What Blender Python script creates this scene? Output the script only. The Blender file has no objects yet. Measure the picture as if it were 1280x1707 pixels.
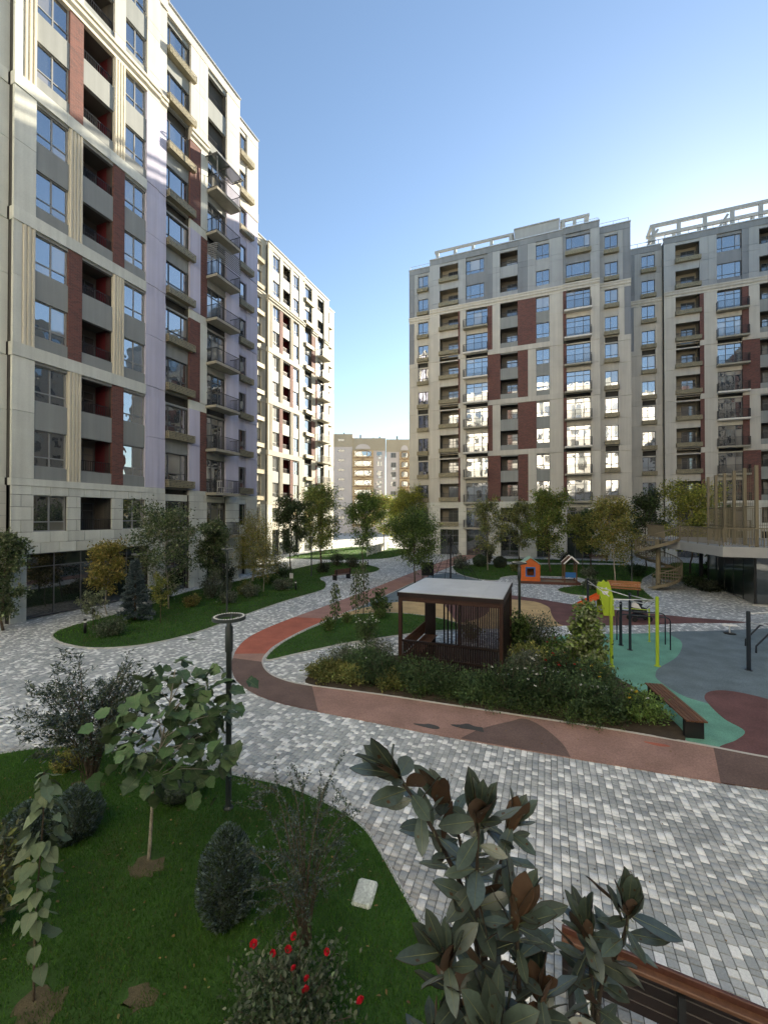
import bpy, math, random
import numpy as np
from math import sin, cos, pi, radians, hypot, atan2
from mathutils import Vector, Matrix

# ---------------------------------------------------------------- camera, sky, sun, exposure
S = bpy.context.scene
COL = S.collection
random.seed(11)
rng = np.random.default_rng(11)

cd = bpy.data.cameras.new("camera")
cam = bpy.data.objects.new("camera", cd)
COL.objects.link(cam)
cam.location = (0, 0, 5.2)
cam.rotation_euler = (radians(90.55), 0, radians(21.5))
cd.sensor_fit = 'HORIZONTAL'
cd.sensor_width = 36
cd.lens = 36 * 690 / 1280
cd.clip_start = 0.05
cd.clip_end = 3000
S.camera = cam

SUN_AZ, SUN_EL = 16.0, 19.5          # degrees right of +Y, above the horizon
w = bpy.data.worlds.new("World")
S.world = w
w.use_nodes = True
wn = w.node_tree
sky = wn.nodes.new('ShaderNodeTexSky')
sky.sky_type = 'NISHITA'
sky.sun_disc = False
sky.sun_elevation = radians(SUN_EL)
sky.sun_rotation = radians(SUN_AZ)
sky.altitude = 400
sky.air_density = 1.15
sky.dust_density = 0.25
sky.ozone_density = 1.5
wn.links.new(sky.outputs[0], wn.nodes['Background'].inputs[0])
wn.nodes['Background'].inputs[1].default_value = 0.055

sl = bpy.data.lights.new("sun", 'SUN')
sl.energy = 4.8
sl.angle = radians(0.6)
sl.color = (1.0, 0.88, 0.69)
sun = bpy.data.objects.new("sun", sl)
COL.objects.link(sun)
a, e = radians(SUN_AZ), radians(SUN_EL)
sdir = Vector((sin(a) * cos(e), cos(a) * cos(e), sin(e)))
sun.rotation_euler = (-sdir).to_track_quat('-Z', 'Y').to_euler()
sun.location = (20, 60, 60)

S.view_settings.view_transform = 'Standard'
S.view_settings.look = 'None'
S.view_settings.exposure = 2.22
S.view_settings.gamma = 1.0
S.view_settings.use_curve_mapping = False
S.render.engine = 'CYCLES'
cy = S.cycles
cy.max_bounces = 7
cy.diffuse_bounces = 5
cy.glossy_bounces = 3
cy.transmission_bounces = 4
cy.transparent_max_bounces = 6
cy.caustics_reflective = False
cy.caustics_refractive = False
cy.sample_clamp_indirect = 4
cy.use_denoising = True

# ---------------------------------------------------------------- helpers
class B:
    """collects faces for ONE mesh"""
    def __init__(s): s.v = []; s.f = []; s.m = []
    def add(s, vs, fs, mi=0):
        o = len(s.v); s.v += [tuple(p) for p in vs]
        for f in fs: s.f.append(tuple(i + o for i in f)); s.m.append(mi)
        return s
    def box(s, x0, x1, y0, y1, z0, z1, mi=0):
        return s.add([(x0,y0,z0),(x1,y0,z0),(x1,y1,z0),(x0,y1,z0),(x0,y0,z1),(x1,y0,z1),(x1,y1,z1),(x0,y1,z1)],
                     [(0,3,2,1),(4,5,6,7),(0,1,5,4),(1,2,6,5),(2,3,7,6),(3,0,4,7)], mi)
    def cbox(s, x0, x1, y0, y1, z0, z1, c, mi=0):
        """box with its vertical and top edges chamfered"""
        p = [(x0+c,y0),(x1-c,y0),(x1,y0+c),(x1,y1-c),(x1-c,y1),(x0+c,y1),(x0,y1-c),(x0,y0+c)]
        mx, my = (x0+x1)/2, (y0+y1)/2
        kx, ky = 1-2*c/(x1-x0), 1-2*c/(y1-y0)
        q = [(mx+(a-mx)*kx, my+(b-my)*ky) for a, b in p]
        vs = [(a,b,z0) for a,b in p] + [(a,b,z1-c) for a,b in p] + [(a,b,z1) for a,b in q]
        fs = [tuple(range(7,-1,-1)), tuple(range(16,24))]
        for l in (0, 8):
            fs += [(l+i, l+(i+1)%8, l+8+(i+1)%8, l+8+i) for i in range(8)]
        return s.add(vs, fs, mi)
    def prism(s, poly, z0, z1, mi=0, bottom=False):
        n = len(poly)
        vs = [(p[0],p[1],z0) for p in poly] + [(p[0],p[1],z1) for p in poly]
        fs = [tuple(range(n, 2*n))] + [(i,(i+1)%n,n+(i+1)%n,n+i) for i in range(n)]
        if bottom: fs.append(tuple(range(n-1,-1,-1)))
        return s.add(vs, fs, mi)
    def tube(s, pts, r, n=8, mi=0, cap=True, twist=0):
        pts = [Vector(p) for p in pts]; k = len(pts)
        rs = r if isinstance(r, (list, tuple)) else [r]*k
        vs, fs = [], []
        t0 = (pts[1]-pts[0]).normalized()
        ref = Vector((0,0,1)) if abs(t0.z) < .9 else Vector((1,0,0))
        u = t0.cross(ref).normalized()
        for i, p in enumerate(pts):
            t = (pts[min(i+1,k-1)]-pts[max(i-1,0)]).normalized()
            u = (u - t*u.dot(t)); u = u.normalized() if u.length > 1e-6 else t.orthogonal().normalized()
            w_ = t.cross(u)
            for j in range(n):
                a = 2*pi*(j+twist)/n
                vs.append(p + (u*cos(a) + w_*sin(a))*rs[i])
        for i in range(k-1):
            for j in range(n):
                fs.append((i*n+j, i*n+(j+1)%n, (i+1)*n+(j+1)%n, (i+1)*n+j))
        if cap:
            fs.append(tuple(range(n-1,-1,-1))); fs.append(tuple(range((k-1)*n, k*n)))
        return s.add(vs, fs, mi)
    def bar(s, p, q, w_, mi=0): return s.tube([p, q], w_*.7071, 4, mi, True, .5)
    def lathe(s, prof, n=16, mi=0, c=(0,0)):
        vs, fs = [], []
        for r, z in prof:
            for j in range(n): vs.append((c[0]+r*cos(2*pi*j/n), c[1]+r*sin(2*pi*j/n), z))
        for i in range(len(prof)-1):
            for j in range(n): fs.append((i*n+j, i*n+(j+1)%n, (i+1)*n+(j+1)%n, (i+1)*n+j))
        fs.append(tuple(range(n-1,-1,-1))); fs.append(tuple(range((len(prof)-1)*n, len(prof)*n)))
        return s.add(vs, fs, mi)
    def mesh(s, name, mats, smooth=False):
        me = bpy.data.meshes.new(name)
        me.from_pydata(s.v, [], s.f)
        for m in (mats if isinstance(mats, (list, tuple)) else [mats]): me.materials.append(m)
        if any(s.m): me.polygons.foreach_set('material_index', s.m)
        if smooth: me.polygons.foreach_set('use_smooth', [True]*len(s.f))
        me.update()
        return me

def np_mesh(name, V, F, mat, col=None, smooth=False):
    """V (n,3); F (m,k) array of equal-sized faces or a list of such arrays"""
    Fs = F if isinstance(F, list) else [F]
    me = bpy.data.meshes.new(name)
    me.vertices.add(len(V)); me.vertices.foreach_set('co', np.asarray(V, np.float32).ravel())
    tot = np.concatenate([np.full(len(f), f.shape[1]) for f in Fs]); loops = np.concatenate([f.ravel() for f in Fs])
    me.loops.add(len(loops)); me.loops.foreach_set('vertex_index', loops.astype(np.int32))
    me.polygons.add(len(tot)); st = np.concatenate([[0], np.cumsum(tot)[:-1]])
    me.polygons.foreach_set('loop_start', st.astype(np.int32)); me.polygons.foreach_set('loop_total', tot.astype(np.int32))
    if smooth: me.polygons.foreach_set('use_smooth', np.ones(len(tot), bool))
    if col is not None:
        at = me.color_attributes.new('col', 'FLOAT_COLOR', 'POINT')
        at.data.foreach_set('color', np.concatenate([col, np.ones((len(col),1))], 1).astype(np.float32).ravel())
    me.materials.append(mat)
    me.update(calc_edges=True)
    return me

def ob(name, me, parent=None, loc=(0,0,0), rot=0.0, label=None, cat=None, group=None, kind=None):
    o = bpy.data.objects.new(name, me)
    COL.objects.link(o)
    if parent is not None: o.parent = parent
    o.location = loc
    o.rotation_euler = rot if isinstance(rot, tuple) else (0, 0, rot)
    if label: o['label'] = label
    if cat: o['category'] = cat
    if group: o['group'] = group
    if kind: o['kind'] = kind
    return o

def thing(name, loc, label, cat, group=None, rot=0.0):
    return ob(name, None, None, loc, rot, label, cat, group)

_boxes = {}
def boxmesh(w_, d, h, mat, name='panel'):
    k = (round(w_,3), round(d,3), round(h,3), mat.name)
    if k not in _boxes: _boxes[k] = B().box(0, w_, 0, d, 0, h).mesh(name, mat)
    return _boxes[k]

def smooth_curve(P, n=6, closed=True):
    P = [np.array(p, float) for p in P]; N = len(P); out = []
    for i in range(N if closed else N-1):
        if closed: p0, p1, p2, p3 = P[i-1], P[i], P[(i+1)%N], P[(i+2)%N]
        else: p0, p1, p2, p3 = P[max(i-1,0)], P[i], P[i+1], P[min(i+2,N-1)]
        for t in np.arange(n)/n:
            out.append(tuple(.5*((2*p1)+(-p0+p2)*t+(2*p0-5*p1+4*p2-p3)*t*t+(-p0+3*p1-3*p2+p3)*t**3)))
    if not closed: out.append(tuple(P[-1]))
    return out

def inside(poly, X, Y):
    c = np.zeros(X.shape, bool); n = len(poly)
    for i in range(n):
        x0, y0 = poly[i]; x1, y1 = poly[i-1]
        if y0 == y1: continue
        c ^= ((y0 > Y) != (y1 > Y)) & (X < (x1-x0)*(Y-y0)/(y1-y0)+x0)
    return c

# ---------------------------------------------------------------- materials (procedural)
def _new(name):
    m = bpy.data.materials.new(name); m.use_nodes = True
    return m, m.node_tree.nodes, m.node_tree.links, m.node_tree.nodes['Principled BSDF']

def M(name, col, rough=.75, var=.14, scale=1.5, fine=.10, fscale=60, bump=.0, bscale=80, metal=0, objvar=0.0, spec=.35, stretch=None, streak=0.0):
    m, N, L, P = _new(name)
    geo = N.new('ShaderNodeNewGeometry'); src = geo.outputs['Position']
    if stretch:
        mp = N.new('ShaderNodeMapping'); mp.inputs['Scale'].default_value = stretch
        tc = N.new('ShaderNodeTexCoord'); L.new(tc.outputs['Object'], mp.inputs[0]); src = mp.outputs[0]
    def noise(sc, det):
        n = N.new('ShaderNodeTexNoise'); n.inputs['Scale'].default_value = sc; n.inputs['Detail'].default_value = det
        L.new(src, n.inputs['Vector']); return n.outputs['Fac']
    def rng_(v, a_):
        r = N.new('ShaderNodeMapRange'); L.new(v, r.inputs[0]); r.inputs[1].default_value = .25; r.inputs[2].default_value = .75
        r.inputs[3].default_value = 1-a_; r.inputs[4].default_value = 1+a_; return r.outputs[0]
    def mul(x, y):
        k = N.new('ShaderNodeMath'); k.operation = 'MULTIPLY'; L.new(x, k.inputs[0]); L.new(y, k.inputs[1]); return k.outputs[0]
    f = mul(rng_(noise(scale, 4), var), rng_(noise(fscale, 2), fine))
    if streak:
        mp2 = N.new('ShaderNodeMapping'); mp2.inputs['Scale'].default_value = (2.2,2.2,.09); L.new(geo.outputs['Position'], mp2.inputs[0])
        ns = N.new('ShaderNodeTexNoise'); ns.inputs['Scale'].default_value = 1.6; ns.inputs['Detail'].default_value = 5; L.new(mp2.outputs[0], ns.inputs['Vector']); f = mul(f, rng_(ns.outputs['Fac'], streak))
    if objvar:
        oi = N.new('ShaderNodeObjectInfo'); r = N.new('ShaderNodeMapRange'); L.new(oi.outputs['Random'], r.inputs[0])
        r.inputs[3].default_value = 1-objvar; r.inputs[4].default_value = 1+objvar; f = mul(f, r.outputs[0])
    vm = N.new('ShaderNodeVectorMath'); vm.operation = 'SCALE'; vm.inputs[0].default_value = col[:3]; L.new(f, vm.inputs['Scale'])
    L.new(vm.outputs[0], P.inputs['Base Color'])
    P.inputs['Roughness'].default_value = rough; P.inputs['Metallic'].default_value = metal
    P.inputs['Specular IOR Level'].default_value = spec
    if bump:
        bn = N.new('ShaderNodeBump'); bn.inputs['Strength'].default_value = bump; bn.inputs['Distance'].default_value = .01
        L.new(noise(bscale, 3), bn.inputs['Height']); L.new(bn.outputs[0], P.inputs['Normal'])
    return m

def leaf_mat(name, trans=.3, rough=.55, spec=.3):
    """colour comes from the leaf's own colour attribute"""
    m, N, L, P = _new(name)
    at = N.new('ShaderNodeAttribute'); at.attribute_name = 'col'
    L.new(at.outputs['Color'], P.inputs['Base Color']); P.inputs['Roughness'].default_value = rough
    P.inputs['Specular IOR Level'].default_value = spec
    tr = N.new('ShaderNodeBsdfTranslucent'); L.new(at.outputs['Color'], tr.inputs[0])
    mx = N.new('ShaderNodeMixShader'); mx.inputs[0].default_value = trans
    L.new(P.outputs[0], mx.inputs[1]); L.new(tr.outputs[0], mx.inputs[2])
    L.new(mx.outputs[0], N['Material Output'].inputs[0])
    return m

def glass_mat(name, base, mirror=.35, rough=.02, wav=.0):
    """coated window glass in front of a dim room: a dark body with a mirror-like coat"""
    m, N, L, P = _new(name)
    oi = N.new('ShaderNodeObjectInfo'); r = N.new('ShaderNodeMapRange'); L.new(oi.outputs['Random'], r.inputs[0])
    r.inputs[3].default_value = .5; r.inputs[4].default_value = 1.6
    vm = N.new('ShaderNodeVectorMath'); vm.operation = 'SCALE'; vm.inputs[0].default_value = base; L.new(r.outputs[0], vm.inputs['Scale'])
    L.new(vm.outputs[0], P.inputs['Base Color']); P.inputs['Roughness'].default_value = .3
    g = N.new('ShaderNodeBsdfGlossy'); g.inputs['Roughness'].default_value = rough; g.inputs['Color'].default_value = (.93,.96,1,1)
    fr = N.new('ShaderNodeFresnel'); fr.inputs['IOR'].default_value = 1.55
    ad = N.new('ShaderNodeMath'); ad.operation = 'ADD'; ad.use_clamp = True; L.new(fr.outputs[0], ad.inputs[0]); ad.inputs[1].default_value = mirror
    mx = N.new('ShaderNodeMixShader'); L.new(ad.outputs[0], mx.inputs[0]); L.new(P.outputs[0], mx.inputs[1]); L.new(g.outputs[0], mx.inputs[2])
    L.new(mx.outputs[0], N['Material Output'].inputs[0])
    if wav:
        geo = N.new('ShaderNodeNewGeometry'); n = N.new('ShaderNodeTexNoise'); n.inputs['Scale'].default_value = 1.1; L.new(geo.outputs['Position'], n.inputs['Vector'])
        bn = N.new('ShaderNodeBump'); bn.inputs['Strength'].default_value = wav; bn.inputs['Distance'].default_value = .05
        L.new(n.outputs[0], bn.inputs['Height']); L.new(bn.outputs[0], g.inputs['Normal'])
    return m

def brick_mat(name, c1, c2, mortar, bw, bh, swap):
    """fine brickwork: joints a few millimetres wide, too small to pick apart"""
    m, N, L, P = _new(name)
    geo = N.new('ShaderNodeNewGeometry'); sp = N.new('ShaderNodeSeparateXYZ'); L.new(geo.outputs['Position'], sp.inputs[0])
    ad = N.new('ShaderNodeMath'); L.new(sp.outputs[0], ad.inputs[0]); L.new(sp.outputs[1], ad.inputs[1])
    cb = N.new('ShaderNodeCombineXYZ'); L.new(ad.outputs[0], cb.inputs[0]); L.new(sp.outputs[2], cb.inputs[1])
    t = N.new('ShaderNodeTexBrick'); L.new(cb.outputs[0], t.inputs['Vector'])
    t.inputs['Scale'].default_value = 1; t.inputs['Brick Width'].default_value = bw; t.inputs['Row Height'].default_value = bh
    t.inputs['Mortar Size'].default_value = .008; t.inputs['Color1'].default_value = c1+(1,); t.inputs['Color2'].default_value = c2+(1,)
    t.inputs['Mortar'].default_value = mortar+(1,)
    L.new(t.outputs[0], P.inputs['Base Color']); P.inputs['Roughness'].default_value = .85
    bn = N.new('ShaderNodeBump'); bn.inputs['Strength'].default_value = .5; bn.inputs['Distance'].default_value = .008; bn.invert = True
    L.new(t.outputs['Fac'], bn.inputs['Height']); L.new(bn.outputs[0], P.inputs['Normal'])
    return m

PAVE = [(.0,(.345,.37,.37)),(.20,(.405,.43,.425)),(.42,(.45,.47,.465)),(.60,(.50,.52,.51)),(.75,(.77,.785,.755)),(.87,(.85,.86,.83))]
def ramp(N, stops):
    r = N.new('ShaderNodeValToRGB'); r.color_ramp.interpolation = 'CONSTANT'; el = r.color_ramp.elements
    while len(el) < len(stops): el.new(.5)
    for q, (p, c) in zip(el, stops): q.position = p; q.color = c+(1,)
    return r
def paver_mat(name, mode):
    m, N, L, P = _new(name)
    geo = N.new('ShaderNodeNewGeometry')
    if mode == 'object':
        oi = N.new('ShaderNodeObjectInfo'); r = ramp(N, PAVE); L.new(oi.outputs['Random'], r.inputs[0]); c = r.outputs[0]
    elif mode == 'attr':
        at = N.new('ShaderNodeAttribute'); at.attribute_name = 'col'; c = at.outputs['Color']
    else:
        sp = N.new('ShaderNodeSeparateXYZ'); L.new(geo.outputs['Position'], sp.inputs[0])
        cb = N.new('ShaderNodeCombineXYZ'); L.new(sp.outputs[1], cb.inputs[0]); L.new(sp.outputs[0], cb.inputs[1])
        t = N.new('ShaderNodeTexBrick'); L.new(cb.outputs[0], t.inputs['Vector'])
        t.inputs['Scale'].default_value = 1; t.inputs['Brick Width'].default_value = .145; t.inputs['Row Height'].default_value = .122
        t.inputs['Mortar Size'].default_value = .004; t.inputs['Color1'].default_value = (0,0,0,1); t.inputs['Color2'].default_value = (1,1,1,1)
        t.inputs['Mortar'].default_value = (.08,.08,.08,1); t.offset = .37; t.squash = 1.3; t.squash_frequency = 3
        r = ramp(N, PAVE); L.new(t.outputs[0], r.inputs[0])
        mx = N.new('ShaderNodeMix'); mx.data_type = 'RGBA'; L.new(t.outputs['Fac'], mx.inputs[0]); L.new(r.outputs[0], mx.inputs[6]); mx.inputs[7].default_value = (.15,.155,.15,1)
        c = mx.outputs[2]
    def nz(sc, lo, hi):
        n = N.new('ShaderNodeTexNoise'); n.inputs['Scale'].default_value = sc; n.inputs['Detail'].default_value = 4; L.new(geo.outputs['Position'], n.inputs['Vector'])
        r_ = N.new('ShaderNodeMapRange'); r_.inputs[1].default_value = .3; r_.inputs[2].default_value = .7; r_.inputs[3].default_value = lo; r_.inputs[4].default_value = hi
        L.new(n.outputs[0], r_.inputs[0]); return n, r_.outputs[0]
    _, f1 = nz(.35, .84, 1.08); n2, f2 = nz(45, .88, 1.1)
    k = N.new('ShaderNodeMath'); k.operation = 'MULTIPLY'; L.new(f1, k.inputs[0]); L.new(f2, k.inputs[1])
    vm = N.new('ShaderNodeVectorMath'); vm.operation = 'SCALE'; L.new(c, vm.inputs[0]); L.new(k.outputs[0], vm.inputs['Scale'])
    L.new(vm.outputs[0], P.inputs['Base Color']); P.inputs['Roughness'].default_value = .72; P.inputs['Specular IOR Level'].default_value = .4
    bn = N.new('ShaderNodeBump'); bn.inputs['Strength'].default_value = .25; bn.inputs['Distance'].default_value = .004
    L.new(n2.outputs[0], bn.inputs['Height']); L.new(bn.outputs[0], P.inputs['Normal'])
    return m

m_farst = M('stone_darkened_for_sun', (.42,.395,.325), .75, .08, .6, .05, 30, objvar=.06, streak=.1)  # copy of the near block's stone, colour darkened to offset the sun's brightness
m_beige = M('beige_stone', (.52,.50,.44), .7, .07, .6, .05, 30, objvar=.05, streak=.10)
m_cream = M('cream_stone', (.58,.545,.44), .7, .06, .6, .05, 30, objvar=.05, streak=.10)
m_pale = M('pale_stone', (.60,.62,.56), .65, .07, .8, .06, 25, objvar=.09, streak=.10)
m_lav = M('lavender_panel', (.52,.51,.62), .6, .05, .7, .04, 30, objvar=.03, streak=.10)
m_grey = M('grey_panel', (.25,.265,.255), .6, .06, .6, .04, 40, objvar=.04, streak=.10)
m_greyb = M('blue_grey_panel', (.33,.345,.35), .55, .07, .6, .04, 40, objvar=.07, streak=.10)
m_dgrey = M('dark_grey_panel', (.21,.225,.24), .55, .07, .6, .04, 40, objvar=.07, streak=.10)
m_backing = M('joint_backing', (.06,.06,.055), .9)
m_brick = brick_mat('red_brick', (.18,.066,.05), (.10,.042,.036), (.15,.11,.10), .25, .075, 0)
m_red = M('red_plaster', (.11,.014,.018), .6, .1)
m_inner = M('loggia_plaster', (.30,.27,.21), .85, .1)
m_slab = M('slab_render', (.34,.32,.255), .8, .1, 1, .06, 30, streak=.10)
m_slabw = M('white_slab', (.70,.68,.62), .7, .08, streak=.10)
m_alu = M('window_frame', (.10,.105,.11), .45, .05, spec=.5)
m_alul = M('light_window_frame', (.26,.27,.27), .45, .05, spec=.5)
m_rail = M('black_railing', (.018,.018,.02), .45, .1, spec=.4)
m_basket = M('bronze_basket', (.30,.27,.18), .55, .08, 3, metal=.25)
m_coping = M('metal_coping', (.62,.63,.63), .35, .05, metal=.6)
m_glass = glass_mat('window_glass', (.022,.026,.028), .33, .015, .08)
m_glass2 = glass_mat('loggia_glass', (.035,.038,.04), .12, .03)
m_shop = glass_mat('shop_glass', (.012,.016,.015), .10, .02)
m_curtain = glass_mat('curtained_glass', (.22,.21,.18), .25, .03, .05)
m_conc = M('concrete', (.40,.40,.38), .85, .12, .8, .08, 40)
m_kerb = M('kerb_concrete', (.50,.49,.45), .85, .15, 2, .08, 50)
m_soil = M('soil', (.055,.042,.028), .95, .3, 4, .3, 60, bump=.6, bscale=40)
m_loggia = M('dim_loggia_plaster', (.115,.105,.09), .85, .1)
m_soil_l = M('dry_soil', (.085,.072,.04), .95, .3, 6, .3, 70, bump=.5, bscale=60)
m_lawn = M('lawn_soil', (.03,.075,.012), .95, .35, 1.2, .3, 50, bump=.5, bscale=60)
m_bed = M('sand_joint', (.075,.077,.072), .95, .2, 3, .2, 90)
m_wood = M('brown_wood', (.13,.062,.033), .5, .25, 2, .2, 30, stretch=(1,1,12), objvar=.15)
m_woodr = M('red_brown_wood', (.085,.034,.023), .5, .25, 2, .2, 30, objvar=.12)
m_woodo = M('orange_wood', (.33,.135,.05), .5, .2, 2, .2, 30, objvar=.12)
m_woodd = M('dark_stained_wood', (.014,.008,.007), .45, .25, 2, .2, 30, objvar=.2, spec=.4)
m_gaz = M('near_black_stain', (.042,.019,.013), .5, .25, 2, .2, 30, objvar=.15)
m_black = M('black_metal', (.014,.015,.016), .45, .1, spec=.4)
m_post = M('grey_green_post', (.035,.045,.045), .45, .08, spec=.5)
m_white = M('white_paint', (.75,.75,.72), .5, .05)
m_bark = M('bark', (.11,.085,.06), .9, .3, 6, .3, 50, bump=.6)
m_barkp = M('pale_bark', (.33,.30,.24), .9, .3, 6, .3, 50, bump=.4)
m_leaf = leaf_mat('leaf', .38)
m_leafg = leaf_mat('waxy_leaf', .12, .42, .4)
m_grass = leaf_mat('grass_blade', .35, .6, .2)

# ================================================================ GROUND
Z0 = 0.0
ground = ob('ground', B().add([(-900,-900,-.06),(900,-900,-.06),(900,900,-.06),(-900,900,-.06)], [(0,1,2,3)]).mesh('ground', m_conc), kind='structure')

m_pfar = paver_mat('far_pavers', 'far'); m_pobj = paver_mat('paver_stone', 'object'); m_pattr = paver_mat('paver_stone_mass', 'attr')
NX0, NX1, NY0, NY1 = -23.0, 9.0, 2.0, 19.0     # where every paver is built
pb = B()
pb.add([(-23,2,-.018),(9,2,-.018),(9,19,-.018),(-23,19,-.018)], [(0,1,2,3)], 1)
for x0, x1, y0, y1 in ((-60,-23,-5,75),(9,60,-5,75),(-23,9,19,75),(-23,9,-5,2)):
    pb.add([(x0,y0,0),(x1,y0,0),(x1,y1,0),(x0,y1,0)], [(0,1,2,3)], 0)
paving = ob('paving', pb.mesh('paving', [m_pfar, m_bed]), kind='structure')

strip = smooth_curve([(-20.1,11.55),(-18.94,11.06),(-17.88,10.88),(-16.71,10.93),(-15.68,11.42),(-14.99,12.18),(-14.61,13.31),(-14.51,14.54),(-14.71,17.37),(-14.84,21.2),(-14.62,24.93),(-15.03,26.58),(-16.16,28.47),(-17.08,29.41),(-17.68,30.6),(-17.26,31.87),(-16.22,33.07),(-14.95,34.81),(-15.08,37.02),(-16.01,38.66),(-18.37,40.5),(-21.2,41.2),(-23,40),(-23.0,36),(-23,30),(-22.9,26),(-22.9,22),(-22.2,19.2),(-21.53,17.4),(-21.16,15.4),(-20.98,13.72),(-20.7,12.4)])
track_out = smooth_curve([(-10.9,56),(-11.0,50.2),(-11.37,41.6),(-11.5,36.6),(-11.6,29.4),(-11.7,25.2),(-11.86,21.5),(-12.03,18.6),(-12.08,16.15),(-11.87,14.39),(-11.35,13.12),(-10.67,12.06),(-10,11.25),(-9.12,10.49),(-8.09,9.95),(-7.01,9.68),(-5.67,9.62),(-4.44,9.62),(-2.86,9.62),(-1.44,9.66),(-.16,9.73),(1.02,9.8),(2.11,9.87),(3.12,9.93),(3.88,10),(6,10.1),(10,10.3),(14,10.5)], 5, False)
track_in = smooth_curve([(-8.6,56),(-8.7,49),(-9.24,41.85),(-9.55,34.91),(-9.7,31.02),(-9.77,27.09),(-9.9,23.15),(-10.03,20.53),(-10.22,17.95),(-10.28,15.89),(-10.12,13.92),(-9.84,12.95),(-9.5,12.26),(-8.94,11.66),(-8.3,11.24),(-7.56,11.02),(-6.89,10.98),(-5.72,11.08),(-4.4,11.18),(-2.66,11.25),(-1.07,11.32),(.38,11.38),(1.71,11.42),(3.02,11.4),(3.56,11.37),(4.37,11.32),(6,11.35),(10,11.55),(14,11.7)], 5, False)
lawn2 = smooth_curve([(-9.42,12.35),(-10.02,13.97),(-10.15,15.99),(-10.0,17.88),(-9.5,19.53),(-8.57,20.36),(-7.23,20.88),(-5.51,20.72),(-4.12,19.99),(-3.55,19.4),(-3.6,18.86),(-4.83,18.15),(-5.99,16.99),(-7.5,15.3),(-8.72,13.4)])
bed = smooth_curve([(-6.92,11.12),(-7.17,11.52),(-7.36,12.29),(-7.1,13.3),(-6.3,14.1),(-5.2,14.5),(-4.6,15.2),(-1.2,16.3),(-.4,18.3),(.2,18.5),(.7,17.3),(1.0,16.2),(1.8,15.49),(2.46,14.33),(2.85,12.88),(2.95,11.5),(1.7,11.52),(.38,11.48),(-1.07,11.42),(-2.66,11.35),(-4.4,11.28),(-5.72,11.16)], 4)
tan_s = smooth_curve([(-10,18.9),(-9.75,21.14),(-8.21,23.81),(-5.27,25.55),(-2.35,26.9),(-.76,26.75),(.05,25.47),(.17,23.94),(.35,22.37),(.73,21.43),(-.6,20.6),(-1.74,19.9),(-3.55,19.4),(-5.51,20.5),(-7.28,20.8),(-8.62,20.3)])
plum_in = smooth_curve([(-5.73,24.8),(-5.04,22.5),(-4.38,20.77),(-3.93,20.19),(-3.2,21.5),(-3.0,23.5),(-3.8,25.4)])
plum_band = smooth_curve([(-4.4,27.9),(-2.47,28.33),(-.42,27.6),(1.54,26.6),(4.11,25.9),(6.77,25.5),(9.04,25.3),(6.35,24.1),(4.2,22.9),(2.05,21.95),(.73,21.43),(.35,22.37),(.17,23.94),(.05,25.47),(-.76,26.75),(-2.35,27.0)])
blue_l = [(-9.9,20.4),(-9.75,26),(-9.72,31.5),(-9.4,35.5),(-8.35,37.6),(-5.6,35.2),(-3.9,32.2),(-2.6,28.9),(-2.2,26.2),(-5.2,24.8),(-8.0,23)]
green = smooth_curve([(-.3,18.6),(1.15,19.9),(2.27,20.54),(3.8,21.2),(5.0,21.9),(6.5,21.8),(6.5,18),(5.5,15.6),(5.2,14),(5.0,12.5),(4.6,11.36),(3.57,11.4),(3.0,11.46),(2.89,12.88),(2.46,14.33),(1.8,15.49),(.93,16.17),(.3,17.4)], 3)
plum_r = smooth_curve([(4.13,13.93),(4.17,14.43),(4.43,14.92),(4.9,15.2),(5.5,15.1),(6.2,14.6),(7,13.6),(7.5,12.2),(7,11.4),(5.4,11.34),(4.2,11.34),(3.57,11.4),(4.05,11.94),(4.42,12.54),(4.2,13.09)])
blue_r = smooth_curve([(5.1,21.95),(7,22.9),(9.31,24.2),(12,25.6),(15,26),(16,20),(15.5,12.5),(12,11.68),(8,11.5),(5.6,11.36),(4.9,12.2),(4.6,13.1),(4.2,13.9),(3.63,14.34),(3.25,15.42),(3.33,16.09),(3.58,16.72),(4.36,18.05),(4.92,19.53),(5.15,20.64)])
lawn_r = smooth_curve([(-9.0,42.2),(-7.35,36.97),(-5.03,34.3),(-3.7,34.5),(-3.58,36.13),(-2.6,37.6),(0,38.2),(2.2,38.4),(3.2,37.0),(4.62,36.2),(6.42,36.1),(7.4,39.79),(9.6,46.0),(9.5,49.5),(5.26,49.4),(-2.82,46.4),(-7.72,44.4)], 4)
lawn_s = smooth_curve([(.66,31.7),(1.99,33.8),(4.15,35.0),(6.1,34.9),(6.2,32),(6.02,29.42),(4.73,29.29),(3.12,29.67),(1.39,30.07)], 4)
lawn_b = smooth_curve([(-5.2,50.6),(-2.9,52.6),(4.4,53.4),(7.8,53.2),(7.6,51.6),(4.84,51.2),(-.74,48.9),(-3.91,48.7)], 4)
lawn_pav = smooth_curve([(8.4,42),(9.4,39.6),(12,41),(17,44),(19,50),(14,55),(11.2,50)], 4)
lawn_far = smooth_curve([(-30.5,44.5),(-27,43.2),(-22,44),(-18.6,47),(-18,52),(-18.6,58),(-22,62),(-30.5,62)], 4)
lawn0 = smooth_curve([(-11.49,4.94),(-11.08,5.36),(-10.59,5.77),(-9.87,6.15),(-8.76,6.39),(-7.17,6.55),(-5.87,6.64),(-5.03,6.72),(-4.34,6.71),(-3.56,6.57),(-2.86,6.32),(-2.32,5.88),(-1.88,5.46),(-1.53,5.13),(-1.24,4.85),(-1,4.57),(-.82,4.2),(-.6,3.4),(-.5,2.4),(-.6,1.0),(-3,.6),(-8,.6),(-13.5,1),(-13,4)], 4)

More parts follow.
